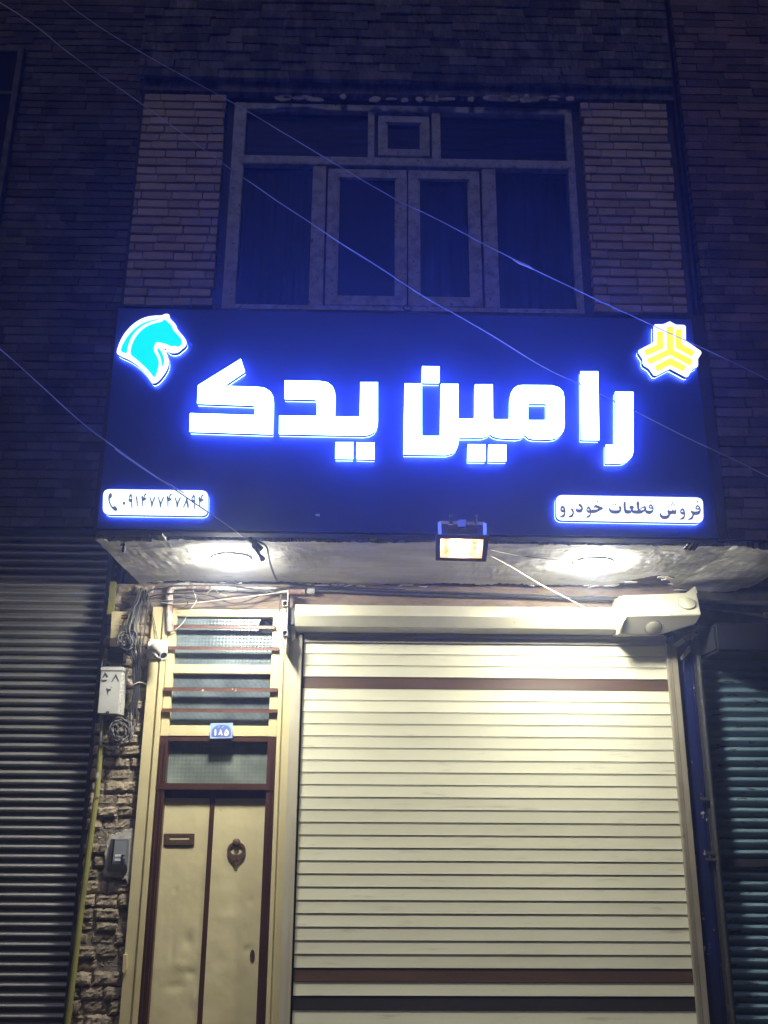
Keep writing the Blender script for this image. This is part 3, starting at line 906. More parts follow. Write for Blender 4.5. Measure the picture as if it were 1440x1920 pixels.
# end bracket of the roller on the left
eb = thing('roller_bracket', P(541, 1225, -.1), 'steel end bracket with square tubes left of the shutter hood', 'bracket')
m = MB()
x0, x1 = X(538, 1160, -.2), X(545, 1160, -.2)
m.box(x0, x0 + .008, -.24, -.05, Z(541, 1226, -.2), Z(541, 1107, -.2))
m.build('plate', M['steel'], eb)
for yy, ym in ((1131, -.26), (1187, -.26)):
    m = MB(); c = P(534.5, yy, ym); s_ = .02
    for (a0, a1, c0, c1) in ((-s_, s_, s_ - .004, s_), (-s_, s_, -s_, -s_ + .004), (-s_, -s_ + .004, -s_ + .004, s_ - .004), (s_ - .004, s_, -s_ + .004, s_ - .004)):
        m.box(c.x + a0, c.x + a1, ym, -.05, c.z + c0, c.z + c1)
    m.build('square_tube', M['steel'], eb)
m = MB()
for k in range(9):
    pts = [P(534 + random.uniform(-4, 2), 1142 + random.uniform(-3, 3), -.2), P(530 + random.uniform(-5, 5), 1165, -.22), P(530 + random.uniform(-5, 6), 1190, -.2), P(536 + random.uniform(-5, 6), 1216 + random.uniform(-8, 8), -.16)]
    m.tube(spline(pts), .006, 5)
m.build('cable_loops', M['cable_white'], eb)
m = MB()
for yy in (1146, 1153, 1163): m.bar(P(546, yy, -.18), P(555, yy + 5, -.18), .012, .02)
m.box(X(546, 1150, -.2), X(553, 1150, -.2), -.2, -.1, Z(550, 1170, -.2), Z(550, 1140, -.2))
m.build('bearing', M['black_iron'], eb)
m = MB(); m.bar(P(524, 1145, -.1), P(527, 1113, -.1), .02, .012); m.build('strut', M['rust'], eb)
m = MB(); m.prism([quad(((546, 1168), (553, 1168), (553, 1196), (547, 1200)), -.12)], (0, .06, 0)); m.build('cheek', M['hood'], eb)

# ------------------------------------------------------------------ the sign
sg = thing('signboard', (.27, YS, Z(760, 1000, YS)), 'wide navy shop sign with lit white Persian lettering, horse emblem and yellow star emblem', 'sign')
C_ = [(222, 578), (1296, 599), (1347, 1008), (182, 990)]
pan = quad(C_, YS)
m = MB(); m.prism([pan], (0, .10, 0)); m.build('panel', M['navy'], sg)
m = MB(); fr = quad(((181, 990.5), (1347.5, 1008.5), (1348, 1013), (180, 995)), YS)
m.prism([fr], (0, .10, 0))
m.build('bottom_rail', M['navy_edge'], sg)
for px in (300, 700, 1150):
    m = MB(); p = P(px, 1006, YS + .05); m.box(p.x - .02, p.x + .02, YS + .02, YW + .02, p.z, p.z + .04); m.build('mount', M['black_iron'], sg)

m = MB(); m.prism([quad(((592, 963.5), (600, 964), (599, 968), (591.5, 967)), YS - .002)], (0, .002, 0)); m.build('sticker', M['white_paint'], sg)
YFc = YS - .062    # face of the letters
def letter(loops, name='letter', label=None, facem='letter', depth=.04, Y=YFc):
    ls = [[tuple(v) for v in l] for l in loops]
    f = MB(); f.prism(ls, (0, .006, 0))
    fo = f.build(name, M[facem], sg)
    if label: fo['label'] = label
    r = MB(); r.prism([[(x, y + .0065, z) for x, y, z in l] for l in ls], (0, depth - .0075, 0)); r.build('return', M['return'], fo)
    h = MB(); h.prism([[(x, y + depth, z) for x, y, z in l] for l in ls], (0, .008, 0)); h.build('back_glow', M['halo'], fo)
    return fo
def rect(x0, y0, x1, y1): return [(x0, y0), (x1, y0), (x1, y1), (x0, y1)]
kaf = [(188, 375), (668, 78), (714, 220), (475, 382), (860, 392), (940, 405), (1000, 445), (1030, 500), (1038, 560), (1025, 922), (92, 893), (98, 688), (826, 710), (830, 625), (823, 606), (800, 598), (178, 577)]
letter([px_loop(kaf, 340, 660, 6, YFc)], label='lit white letter at the left end, with a slanted top stroke')
yd = [(203, 140), (600, 147), (680, 160), (740, 205), (766, 270), (772, 330), (766, 545), (1048, 548), (1056, 160), (1250, 160), (1250, 600), (1240, 670), (1210, 715), (1160, 745), (1090, 757), (140, 740), (142, 535), (565, 540), (567, 385), (560, 362), (540, 352), (203, 345)]
letter([px_loop(yd, 500, 690, 6, YFc)], label='lit white joined letters, second from the left')
for q in (((775, 835), (972, 835), (970, 1020), (772, 1018)), ((1013, 837), (1212, 839), (1212, 1026), (1010, 1020))):
    letter([px_loop(q, 500, 690, 6, YFc)], 'letter_dot')
a_ = lambda pts: [(740 + x / 6, 670 + y / 6) for x, y in pts]
b_ = lambda pts: [(960 + x / 6, 680 + y / 6) for x, y in pts]
mim = a_([(115, 293), (306, 295), (306, 870), (318, 885), (500, 885), (512, 872), (522, 300), (717, 300), (715, 692), (880, 692), (900, 675), (905, 305), (1102, 305), (1105, 685), (1120, 698), (1275, 698), (1293, 680), (1298, 470), (1310, 400), (1345, 345), (1390, 318)]) + \
      b_([(120, 252), (450, 255), (530, 280), (575, 330), (588, 400), (592, 690), (580, 760), (545, 815), (490, 850), (420, 860), (240, 857), (190, 845), (143, 805), (110, 840), (50, 852)]) + \
      a_([(1240, 908), (1150, 900), (1100, 880), (1068, 855), (1040, 880), (980, 900), (720, 902), (712, 985), (690, 1040), (650, 1075), (580, 1095), (100, 1090), (105, 700)])
hole = b_([(190, 458), (378, 458), (387, 468), (387, 637), (378, 647), (190, 647), (180, 637), (180, 468)])
letter([[P(x, y, YFc) for x, y in mim], [P(x, y, YFc) for x, y in hole]], label='lit white joined letters in the middle of the sign')
for q in (((310, 100), (503, 104), (500, 285), (307, 283)), ((825, 978), (1022, 980), (1018, 1165), (820, 1163)), ((1060, 980), (1254, 983), (1254, 1166), (1056, 1165))):
    letter([px_loop(q, 740, 670, 6, YFc)], 'letter_dot')
letter([px_loop([(772, 98), (968, 98), (982, 868), (780, 865)], 960, 680, 6, YFc)], label='lit white upright stroke letter')
letter([px_loop([(1162, 328), (1365, 330), (1365, 985), (1355, 1040), (1320, 1090), (1270, 1122), (1215, 1130), (1055, 1130), (1055, 925), (1160, 920)], 960, 680, 6, YFc)], label='lit white hooked letter at the right end')
# horse emblem
ho = [(145, 660), (160, 590), (190, 500), (240, 400), (310, 305), (400, 215), (500, 150), (600, 110), (720, 92), (830, 92), (870, 68), (920, 65), (945, 90), (948, 140), (1000, 185), (1045, 240), (1055, 290), (1110, 360), (1165, 420), (1195, 475), (1198, 520), (1170, 565), (1120, 600), (1080, 640), (1020, 655), (960, 650), (920, 625), (890, 590), (850, 572), (890, 640), (925, 720), (932, 800), (915, 880), (870, 960), (810, 1040), (750, 1095), (700, 1110), (670, 1095), (620, 1010), (540, 910), (440, 820), (330, 750), (220, 705)]
h1 = [(868, 140), (900, 175), (960, 225), (985, 270), (1000, 310), (1060, 375), (1110, 430), (1135, 490), (1115, 535), (1070, 565), (1020, 545), (960, 555), (900, 520), (830, 505), (760, 482), (720, 520), (705, 590), (720, 650), (765, 715), (785, 790), (775, 880), (740, 980), (710, 1030), (640, 930), (550, 840), (450, 750), (355, 680), (360, 600), (385, 510), (430, 420), (500, 330), (590, 260), (690, 215), (830, 185)]
h2 = [(205, 625), (240, 520), (300, 420), (390, 315), (490, 235), (600, 180), (720, 150), (800, 146), (720, 165), (640, 190), (540, 240), (440, 320), (370, 410), (330, 510), (310, 600), (300, 660), (240, 645)]
h3 = [(765, 575), (800, 600), (840, 670), (865, 750), (860, 820), (830, 870), (820, 780), (800, 700), (755, 620)]
em = letter([px_loop(chaikin(ho, 1), 200, 580, 8, YFc)], 'horse_emblem', 'cyan horse head emblem with a glowing white outline', 'box_white')
for h in (h1, h2, h3):
    m = MB(); m.prism([px_loop(chaikin(h, 1), 200, 580, 8, YFc - .004)], (0, .0035, 0)); m.build('cyan_inlay', M['cyan'], em)
# star emblem
so = [(435, 205), (460, 172), (600, 172), (640, 160), (728, 118), (800, 160), (840, 180), (985, 185), (1015, 210), (1018, 470), (1290, 655), (1298, 695), (1235, 795), (1238, 920), (1220, 940), (1130, 990), (1060, 1110), (1020, 1122), (735, 970), (490, 1095), (440, 1090), (355, 970), (260, 910), (240, 870), (240, 800), (162, 680), (165, 640), (437, 495)]
st = letter([[P(1180 + x / 9.6, 590 + y / 9.6, YFc) for x, y in so]], 'star_emblem', 'yellow three armed emblem with a glowing white outline', 'box_white')
def stroke(pts, w):
    """outline of a flat ribbon along pts"""
    n = len(pts); L1, R1 = [], []
    for i in range(n):
        a = Vector(pts[max(i - 1, 0)]); c = Vector(pts[min(i + 1, n - 1)]); p = Vector(pts[i])
        d1 = (p - a).normalized() if i > 0 else (c - p).normalized()
        d2 = (c - p).normalized() if i < n - 1 else d1
        nn = Vector((-(d1.y + d2.y), d1.x + d2.x)).normalized()
        k = w / 2 / max(.4, nn.dot(Vector((-d2.y, d2.x))))
        L1.append(tuple(p + nn * k)); R1.append(tuple(p - nn * k))
    return L1 + R1[::-1]
def ystroke(pts, w=112):
    m = MB(); m.prism([[P(1180 + x / 9.6, 590 + y / 9.6, YFc - .004) for x, y in rounded(stroke(pts, w), 18, 2)]], (0, .0035, 0)); m.build('yellow_inlay', M['yellow_lit'], st)
ystroke([(555, 300), (555, 575), (285, 690)]); ystroke([(892, 262), (892, 560), (1160, 710)])
ystroke([(478, 975), (735, 838), (1000, 975)])
yy = [(676, 215), (790, 215), (792, 630), (1152, 822), (1100, 918), (735, 722), (365, 895), (316, 797), (674, 630)]
m = MB(); m.prism([[P(1180 + x / 9.6, 590 + y / 9.6, YFc - .004) for x, y in rounded(yy, 18, 2)]], (0, .0035, 0)); m.build('yellow_inlay', M['yellow_lit'], st)
# two light boxes
def lightbox(c4, label):
    l = rounded([tuple(v) for v in quad(c4, YFc)], .045, 6)
    return letter([l], 'light_box', label, 'box_white')
lb = lightbox(((193.5, 917), (390, 919.5), (389.5, 967.5), (192.5, 964.5)), 'white light box with a phone number')
nine = [[(725, 150), (755, 190), (762, 300), (767, 420), (767, 545), (738, 540), (733, 430), (735, 385), (690, 378), (662, 340), (665, 250), (690, 190)], [(695, 240), (732, 232), (737, 292), (692, 290)]]
four = [[(1030, 185), (1058, 240), (1076, 262), (1072, 210), (1098, 158), (1130, 142), (1158, 178), (1122, 188), (1098, 222), (1104, 266), (1158, 272), (1112, 332), (1058, 352), (1056, 500), (1030, 495), (1026, 350), (1005, 250)]]
seven = [[(1238, 205), (1280, 325), (1300, 370), (1340, 280), (1385, 210), (1386, 272), (1334, 380), (1304, 515), (1276, 515), (1266, 400), (1228, 262)]]
eight = [[(850, 235), (876, 235), (892, 330), (922, 450), (915, 565), (888, 540), (855, 400), (815, 480), (775, 545), (765, 510), (818, 390), (842, 320)]]
shift = lambda g_, dx, dy: [[(x + dx, y + dy) for x, y in l] for l in g_]
G1 = [(540, 412, 34, 48), nine, [[(880, 200), (900, 260), (912, 380), (912, 500), (884, 500), (878, 380), (860, 250)]], four, seven]
G2 = [shift(seven, -1138 + 1440, 10), shift(four, -685 + 1440, 10), shift(seven, -685 + 1440, 15), shift(eight, 1440, 0), shift(nine, 330 + 1440, 25), shift(four, 175 + 1440, 28)]
G2 = [shift(g_, -72, 0) for g_ in G2]
glyphs(G1 + G2, 195, 915, 14.4, YFc - .002, 'writing', M['print'], lb, 0)
glyphs([[[(180, 133), (212, 150), (217, 220), (200, 262), (152, 292), (162, 370), (192, 450), (237, 513), (270, 490), (310, 488), (372, 570), (357, 607), (310, 627), (260, 597), (188, 522), (136, 410), (112, 300), (118, 210), (145, 150)]]], 195, 915, 14.4, YFc - .002, 'handset_mark', M['print'], lb)
rb = lightbox(((1042.5, 928), (1318, 933), (1319, 980.5), (1042.5, 975.5)), 'white light box with a line of Persian words')
W1 = [[[(210, 325), (252, 348), (285, 410), (294, 480), (288, 560), (272, 622), (240, 652), (110, 650), (190, 600), (245, 560), (256, 518), (213, 516), (166, 492), (148, 440), (162, 368)], [(185, 430), (202, 402), (225, 402), (246, 438), (215, 442)]],
      [[(460, 385), (505, 440), (526, 510), (514, 580), (478, 652), (335, 650), (430, 590), (484, 540), (478, 492), (436, 450)]],
      [[(670, 265), (733, 318), (766, 390), (758, 462), (722, 514), (650, 527), (586, 503), (568, 450), (578, 390), (612, 430), (680, 433), (722, 410), (698, 372), (632, 325)]],
      [[(915, 340), (955, 378), (990, 450), (988, 520), (974, 600), (932, 660), (810, 660), (900, 608), (952, 560), (948, 534), (888, 524), (850, 470), (866, 388)], [(882, 440), (902, 408), (928, 427), (942, 453), (905, 458)]],
      [[(985, 436), (1120, 436), (1185, 420), (1130, 384), (1035, 390), (1078, 326), (1125, 305), (1200, 346), (1316, 385), (1288, 444), (1227, 460), (1142, 514), (1070, 535), (960, 532)]], (1158, 215, 24, 24)]
W2 = [[[(105, 375), (142, 432), (202, 460), (350, 457), (390, 430), (356, 380), (395, 325), (435, 390), (437, 450), (404, 513), (342, 550), (250, 555), (158, 534), (111, 492), (94, 430)]], (210, 308, 22, 22), (275, 308, 22, 22),
      [[(548, 200), (553, 400), (574, 452), (700, 456), (704, 532), (640, 552), (558, 552), (506, 502), (481, 253)]], [[(635, 380), (678, 330), (742, 330), (780, 375), (758, 418), (742, 472), (690, 472), (678, 418)]],
      [[(690, 452), (1060, 466), (1012, 524), (960, 552), (780, 552), (715, 517)]], [[(888, 462), (948, 398), (1030, 346), (1082, 341), (1113, 390), (1104, 450), (1135, 470), (1060, 499), (900, 494)], [(930, 452), (1002, 394), (1046, 390), (1050, 428), (1000, 456)]],
      [[(885, 200), (923, 258), (914, 420), (928, 462), (866, 462), (851, 340), (831, 253)]],
      [[(1220, 285), (1268, 318), (1305, 390), (1305, 462), (1278, 524), (1200, 565), (1118, 549), (1064, 497), (1108, 452), (1200, 472), (1272, 450), (1276, 424), (1208, 419), (1163, 392), (1176, 328)], [(1193, 375), (1216, 340), (1238, 345), (1256, 383)]], (1188, 212, 20, 20), (1250, 212, 20, 20)]
W3 = [[[(190, 495), (208, 568), (262, 602), (350, 602), (406, 578), (370, 490), (400, 435), (432, 467), (498, 472), (520, 425), (547, 462), (588, 467), (608, 395), (627, 470), (614, 553), (575, 577), (530, 550), (480, 570), (454, 575), (444, 633), (392, 685), (310, 705), (227, 684), (175, 622), (163, 558)]], (522, 260, 22, 22), (495, 312, 22, 22), (560, 312, 22, 22),
      [[(780, 393), (823, 417), (855, 480), (865, 560), (849, 652), (817, 710), (675, 710), (770, 658), (826, 600), (826, 574), (768, 574), (723, 532), (723, 448)], [(753, 493), (772, 459), (798, 468), (812, 503), (780, 503)]],
      [[(1190, 307), (1243, 337), (1280, 400), (1285, 482), (1258, 549), (1200, 585), (1099, 585), (1084, 642), (1047, 717), (905, 717), (1000, 658), (1056, 600), (1046, 547), (1000, 500), (1030, 450), (1072, 487), (1180, 489), (1246, 460), (1246, 439), (1178, 449), (1130, 417), (1141, 348)], [(1163, 398), (1187, 360), (1213, 364), (1228, 398), (1195, 402)]], (1188, 232, 25, 25)]
wr_ = [shift(g_, 0, 0) if isinstance(g_, list) else g_ for g_ in W1]
mv = lambda W, dx: [shift(g_, dx, 0) if isinstance(g_, list) else (g_[0] + dx, *g_[1:]) for g_ in W]
glyphs(W1 + mv(W2, 95 * 14.4) + mv(W3, 185 * 14.4), 1040, 925, 14.4, YFc - .002, 'writing', M['print_violet'], rb)

# ------------------------------------------------------------------ lamps under the soffit
def ceiling_lamp(px, py, label):
    c = PZ(px, py, ZS - .012)
    t = thing('ceiling_lamp', (c.x, c.y, ZS), label, 'ceiling lamp', 'round lamps under the soffit')
    m = MB(); m.lathe((c.x, c.y, ZS + .012), (0, 0, -1), [(0, .140), (.018, .140), (.022, .136), (.022, .122)], 36); m.build('rim', M['white_plastic'], t, smooth='auto')
    m = MB(); m.lathe((c.x, c.y, ZS - .0105), (0, 0, -1), [(0, .121), (.014, .118), (.027, .103), (.036, .075), (.041, .038), (.042, .008)], 32); m.build('diffuser', M['lamp'], t, smooth=True)
    return t
ceiling_lamp(434, 1049, 'round white ceiling lamp glowing under the soffit above the door')
ceiling_lamp(1112, 1057, 'round white ceiling lamp glowing under the soffit above the right of the shutter')

# floodlight on the lower edge of the sign
YL = YS - .22
fl = thing('floodlight', P(866, 1050, YL), 'small black floodlight with a warm glowing lamp on the lower edge of the sign', 'floodlight')
tilt = Vector((0, .10, -.0))
q0 = quad(((817.5, 1002), (917.5, 1003.5), (911.5, 1053.5), (817, 1051)), YL)
q0 = [q0[0], q0[1], q0[2] + Vector((0, .06, 0)), q0[3] + Vector((0, .06, 0))]
q0[2] = P(911.5, 1053.5, YL + .06); q0[3] = P(817, 1051, YL + .06)
gi = [P(826, 1010, YL + .01), P(906.5, 1011.5, YL + .01), P(903.5, 1047, YL + .052), P(825.5, 1045.5, YL + .052)]
nrm = (q0[1] - q0[0]).cross(q0[3] - q0[0]).normalized()
if nrm.y > 0: nrm = -nrm
dep = -nrm
m = MB()
for i in range(4):
    j = (i + 1) % 4
    m.hexa([q0[i], q0[j], gi[j], gi[i]], [q0[i] + dep * .03, q0[j] + dep * .03, gi[j] + dep * .03, gi[i] + dep * .03])
bk4 = [(v + dep * .10) * 1.0 for v in q0]
cb = sum(bk4, Vector()) / 4
bk4 = [cb + (v - cb) * .72 for v in bk4]
f4 = [v + dep * .031 for v in q0]
for i in range(4):
    j = (i + 1) % 4
    m.face([f4[i], f4[j], bk4[j], bk4[i]])
m.face(bk4)
m.build('housing', M['flood_body'], fl, normals=True)
m = MB()
cg = sum(gi, Vector()) / 4
rb4 = [cg + (v - cg) * .78 + dep * .065 for v in gi]
rf4 = [v + dep * .032 for v in gi]
for i in range(4):
    j = (i + 1) % 4
    m.face([rf4[i], rf4[j], rb4[j], rb4[i]])
m.face(rb4)
m.build('reflector', M['reflector'], fl, normals=False)
m = MB(); ux = (gi[1] - gi[0]).normalized(); uz = (gi[0] - gi[3]).normalized()
m.tube([cg + dep * .035 - ux * .05 + uz * .008, cg + dep * .035 + ux * .05 + uz * .008], .0075, 10); m.build('halogen_tube', M['tube'], fl)
m = MB(); m.hexa([v + dep * .012 for v in gi], [v + dep * .016 for v in gi]); m.build('glass', M['lamp_glass'], fl)
m = MB()
br = [P(825, 1004, YL + .02), P(824, 979.5, YL + .1), P(909, 981.5, YL + .1), P(909, 1004, YL + .02)]
for a, c in zip(br, br[1:]): m.bar(a, c, .022, .004, up=(0, -1, .3))
m.build('bracket', M['steel'], fl)
for px in (845.5, 893):
    m = MB(); c = P(px, 981, YL + .1); m.lathe(c + Vector((0, 0, -.01)), (0, 0, 1), [(0, .014), (.018, .014), (.018, .007), (.055, .007), (.055, .011), (.065, .011)], 8)
    m.bar(c + Vector((0, 0, .03)), Vector((c.x, YS, c.z + .03)), .012, .012); m.build('bolt', M['steel'], fl)
m = MB(); m.hexa(quad(((839, 991), (895, 992), (894, 1001), (839, 1000)), YL + .03), quad(((839, 991), (895, 992), (894, 1001), (839, 1000)), YL + .10)); m.bar(P(866, 991, YL + .06), P(867, 978, YL + .1), .05, .03)
m.build('terminal_box', M['flood_body'], fl)

# ------------------------------------------------------------------ things on the brick pier
mt = thing('meter_cabinet', P(232, 1212, -.1), 'cream plastic meter cabinet with ribbed front on the brick pier', 'meter box')
Ym = -.15
fq = quad(((208.5, 1146), (252, 1147), (250, 1212), (205, 1211.5)), Ym)
m = MB(); m.hexa(fq, [v + Vector((0, .15, 0)) for v in fq]); m.build('body', M['meter'], mt, bevel=.006)
m = MB()
for k in range(6):
    yy = 1156 + k * 8
    m.bar(P(210.5 - k * .3, yy, Ym - .002), P(238 - k * .3, yy + .5, Ym - .002), .006, .005, up=(0, 0, 1))
m.build('rib', M['meter'], mt)
m = MB(); m.prism([quad(((228, 1153), (240, 1153.5), (239.5, 1161), (227.5, 1160.5)), Ym - .003)], (0, .002, 0)); m.build('label_plate', M['red_label'], mt)

jb = thing('junction_box', P(206, 1340, -.1), 'grey steel junction box with stencilled digits on the brick pier', 'junction box')
Yj = -.16
fq = quad(((189, 1256), (229.5, 1256), (222.5, 1339.5), (181.8, 1338)), Yj)
m = MB(); m.hexa(fq, [v + Vector((0, .16, 0)) for v in fq]); m.build('body', M['grey_box'], jb, bevel=.006)
fq = quad(((188, 1250.5), (232, 1250.5), (231.3, 1258), (188, 1258)), Yj - .008)
m = MB(); m.hexa(fq, [v + Vector((0, .16, 0)) for v in fq]); m.build('lid', M['grey_box'], jb, bevel=.005)
m = MB()
for k in range(10): m.bar(P(229 - k * .62, 1264 + k * 7.4, Yj + .03), P(229 - k * .62, 1267.5 + k * 7.4, Yj + .03), .03, .012, up=(0, 1, 0))
m.build('hinge', M['grey_box'], jb)
m = MB()
for pts in ([(222, 480), (258, 530), (240, 547), (222, 517), (206, 542), (188, 547)], [(180, 558), (195, 573), (215, 565), (245, 568), (235, 588), (205, 592), (183, 588)],
            [(345, 498), (378, 580), (370, 597), (340, 535), (303, 590), (288, 596)], [(232, 655), (258, 672), (292, 668), (282, 692), (257, 702), (251, 748), (243, 705)], [(278, 650), (300, 646), (298, 656)]):
    m.prism([[P(160 + x / 6, 1180 + y / 6, Yj - .0015) for x, y in pts]], (0, .001, 0))
m.build('stencilled_digits', M['ink'], jb)
m = MB(); m.lathe(P(201.5, 1336.5, Yj - .001), (0, -1, 0), [(0, .014), (.006, .012)], 10); m.build('lock', M['black_iron'], jb)

# cctv camera
cc = thing('security_camera', P(293, 1236, -.06), 'white bullet security camera on a square plate beside the glass transom', 'camera')
fq = quad(((278, 1198.5), (315, 1200), (311.5, 1236), (274, 1234.5)), -.075)
m = MB(); m.hexa(fq, [v + Vector((0, .028, 0)) for v in fq]); m.build('mounting_plate', M['white_plastic'], cc, bevel=.004)
for x, y in ((280, 1201), (312, 1203), (276.5, 1232), (309, 1233)):
    m = MB(); m.lathe(P(x, y, -.075), (0, -1, 0), [(0, .006), (.003, .005)], 8); m.build('screw', M['steel'], cc)
a, c = P(289, 1211, -.11), P(307, 1229.5, -.24)
ax = (c - a).normalized(); ln = (c - a).length
m = MB(); m.lathe(a, ax, [(0, .022), (.004, .029), (ln, .031), (ln, .026), (ln - .008, .025)], 20); m.build('body', M['cam_body'], cc, smooth='auto')
m = MB(); m.lathe(c - ax * .009, ax, [(0, .0245), (.003, .024), (.005, .01)], 18); m.build('lens', M['lens'], cc, smooth='auto')
m = MB(); m.lathe(P(288, 1213, -.075), (0, -1, 0), [(0, .036), (.012, .034), (.022, .02), (.045, .016)], 18)
m.tube(spline([P(286, 1224, -.09), P(290, 1231, -.13), P(298, 1236, -.15), P(303, 1237, -.16)]), .010, 8)
m.build('bracket', M['white_plastic'], cc, smooth='auto')

# intercom in its plaster patch
pp = [(204, 1572), (207, 1564), (214, 1567), (219, 1560), (227, 1562), (232, 1554), (240, 1557), (246, 1552), (252, 1555), (251, 1590), (249, 1610), (247, 1635), (243, 1648), (240, 1660), (236, 1646), (230, 1650), (226, 1643), (216, 1646), (212, 1641), (203, 1643), (197, 1639), (193, 1641), (196, 1626), (198, 1608), (196, 1598), (201, 1590), (199, 1580)]
pt = MB(); pt.prism([[P(x + 1.2 * noise.noise(Vector((x * .4, y * .4, 3))), y + 1.2 * noise.noise(Vector((x * .4, y * .4, 8))), -.012) for x, y in chaikin(pp, 1)]], (0, .05, 0)); pt.build('plaster_patch', M['white_plaster'], bld)
ic = thing('intercom', P(219, 1635, -.05), 'small grey door intercom set in a white plaster patch on the brick pier', 'intercom')
m = MB()
ff = quad(((214, 1573.5), (240.5, 1573.5), (237, 1621), (209.5, 1621)), -.075)
bb_ = quad(((208, 1572), (243, 1572), (239, 1634), (200, 1635)), -.013)
m.hexa(ff, bb_); m.build('shell', M['intercom_grey'], ic, bevel=.004)
m = MB(); m.prism([quad(((215.5, 1576.5), (237.5, 1576.5), (234.5, 1615.5), (211.5, 1615.5)), -.0785)], (0, .003, 0)); m.build('faceplate', M['intercom_face'], ic)
m = MB(); m.bar(P(214.3, 1573.5, -.078), P(209, 1620, -.078), .010, .006, up=(0, 1, 0)); m.build('edge_trim', M['chrome'], ic)
for yy in (1604, 1612):
    m = MB(); m.lathe(P(231, yy, -.079), (0, -1, 0), [(0, .013), (.008, .012), (.012, .006)], 12); m.build('button', M['chrome'], ic, smooth='auto')
m = MB(); m.prism([quad(((216, 1602), (228, 1602), (227.5, 1606), (215.5, 1606)), -.0795)], (0, .001, 0)); m.prism([quad(((215.5, 1610), (227.5, 1610), (227, 1614), (215, 1614)), -.0795)], (0, .001, 0)); m.build('name_strip', M['white_paint'], ic)

# yellow gas pipe down the pier's edge
yp = thing('yellow_pipe', (-2.04, -.05, 0), 'worn yellow pipe running down the edge of the brick pier', 'pipe')
m = MB(); pts = [P(189.5, 1396, -.06), P(181, 1495, -.06)]; m.tube(pts, .020, 10); m.build('upper_length', M['yellow'], yp, smooth='auto')
m = MB(); pts = [P(180, 1497, -.05), P(166, 1600, -.05), P(154, 1692, -.055), P(127, 1915, -.05), P(105, 2090, -.05)]; m.tube(pts, .021, 10); m.build('lower_length', M['yellow'], yp, smooth='auto')
m = MB(); m.lathe(P(183.5, 1454, -.06), (0, 0, 1), [(-.02, .0215), (.0, .0225), (.02, .0215)], 10); m.build('tape_band', M['pvc'], yp)
m = MB(); fq = quad(((206.5, 1090), (217, 1090), (212, 1150), (201, 1152)), -.04); m.hexa(fq, [v + Vector((0, .03, 0)) for v in fq])
tag(m.build('yellow_strip', M['yellow']), 'short flat yellow strip standing above the cream meter cabinet', 'strip')
m = MB(); m.tube(spline([P(191, 1340, -.06), P(190, 1370, -.06), P(189, 1400, -.06)]), .011, 8)
tag(m.build('conduit', M['pvc'], smooth='auto'), 'thin grey conduit from the junction box into the yellow pipe', 'conduit')

# painted gas pipe with elbow
m = MB()
m.tube(spline([P(319, 1184, -.07), P(318, 1150, -.07), P(318, 1120, -.07), P(320, 1106, -.07), P(330, 1100, -.07), P(360, 1099, -.07), P(480, 1104, -.07), P(540, 1108, -.065), P(572, 1109, -.06)], 5), .026, 10)
tag(m.build('gas_pipe', M['red_pipe'], smooth='auto'), 'pink and white flaking gas pipe bending down beside the glass transom', 'pipe')
m = MB(); m.tube(spline([P(560, 1104, -.05), P(800, 1113, -.05), P(1000, 1118, -.05), P(1160, 1124, -.05), P(1320, 1128, -.05), P(1445, 1131, -.05), P(1600, 1134, -.05)], 4), .019, 8)
tag(m.build('wall_pipe', M['dark_pipe'], smooth='auto'), 'long dark pipe running along the wall above the shutter hood', 'pipe')
m = MB(); m.tube(spline([P(1318, 1143, -.05), P(1380, 1149, -.06), P(1420, 1153, -.06), P(1437, 1157, -.05), P(1445, 1150, -.05), P(1600, 1152, -.05)], 4), .012, 8)
tag(m.build('wall_pipe', M['dark_pipe'], smooth='auto'), 'thinner dark pipe at the right edge, below the long pipe', 'pipe')

# ------------------------------------------------------------------ cables
GC = 'loose cables on the front of the building'
def cable(pts, r, m_, label, name='cable', group=None, n=5, jig=0.0):
    w = [P(*p) if len(p) == 3 else Vector(p[0]) for p in pts]
    w = spline(w, n)
    if jig:
        w = [p + Vector((noise.noise(p * 9) * jig, 0, noise.noise(p * 9 + Vector((5, 5, 5))) * jig)) for p in w]
    m = MB(); m.tube(w, r, 5)
    return tag(m.build(name, M[m_], smooth=True, normals=False), label, 'cable', group)
lab = 'grey cable in the loose bundle hanging beside the junction box'
for k in range(16):
    o = random.uniform(-13, 12)
    y_ = -.10 - random.uniform(0, .10)
    e = 1345 + random.uniform(-25, 25)
    cable([(270 + o * .5, 1108 + random.uniform(-5, 5), -.06), (263 + o * 1.3, 1140, y_), (254 + o * 1.6, 1180, y_ - .04), (257 + o * 1.0, 1220, y_), (258 + o * .45, 1275, -.09), (255 + o * .6, 1310, -.07), (250 + o * .7, e, -.05)],
          random.uniform(.0035, .0075), random.choice(('cable_grey', 'cable_black', 'cable_black')), lab, group='cables hanging beside the junction box', jig=.03)
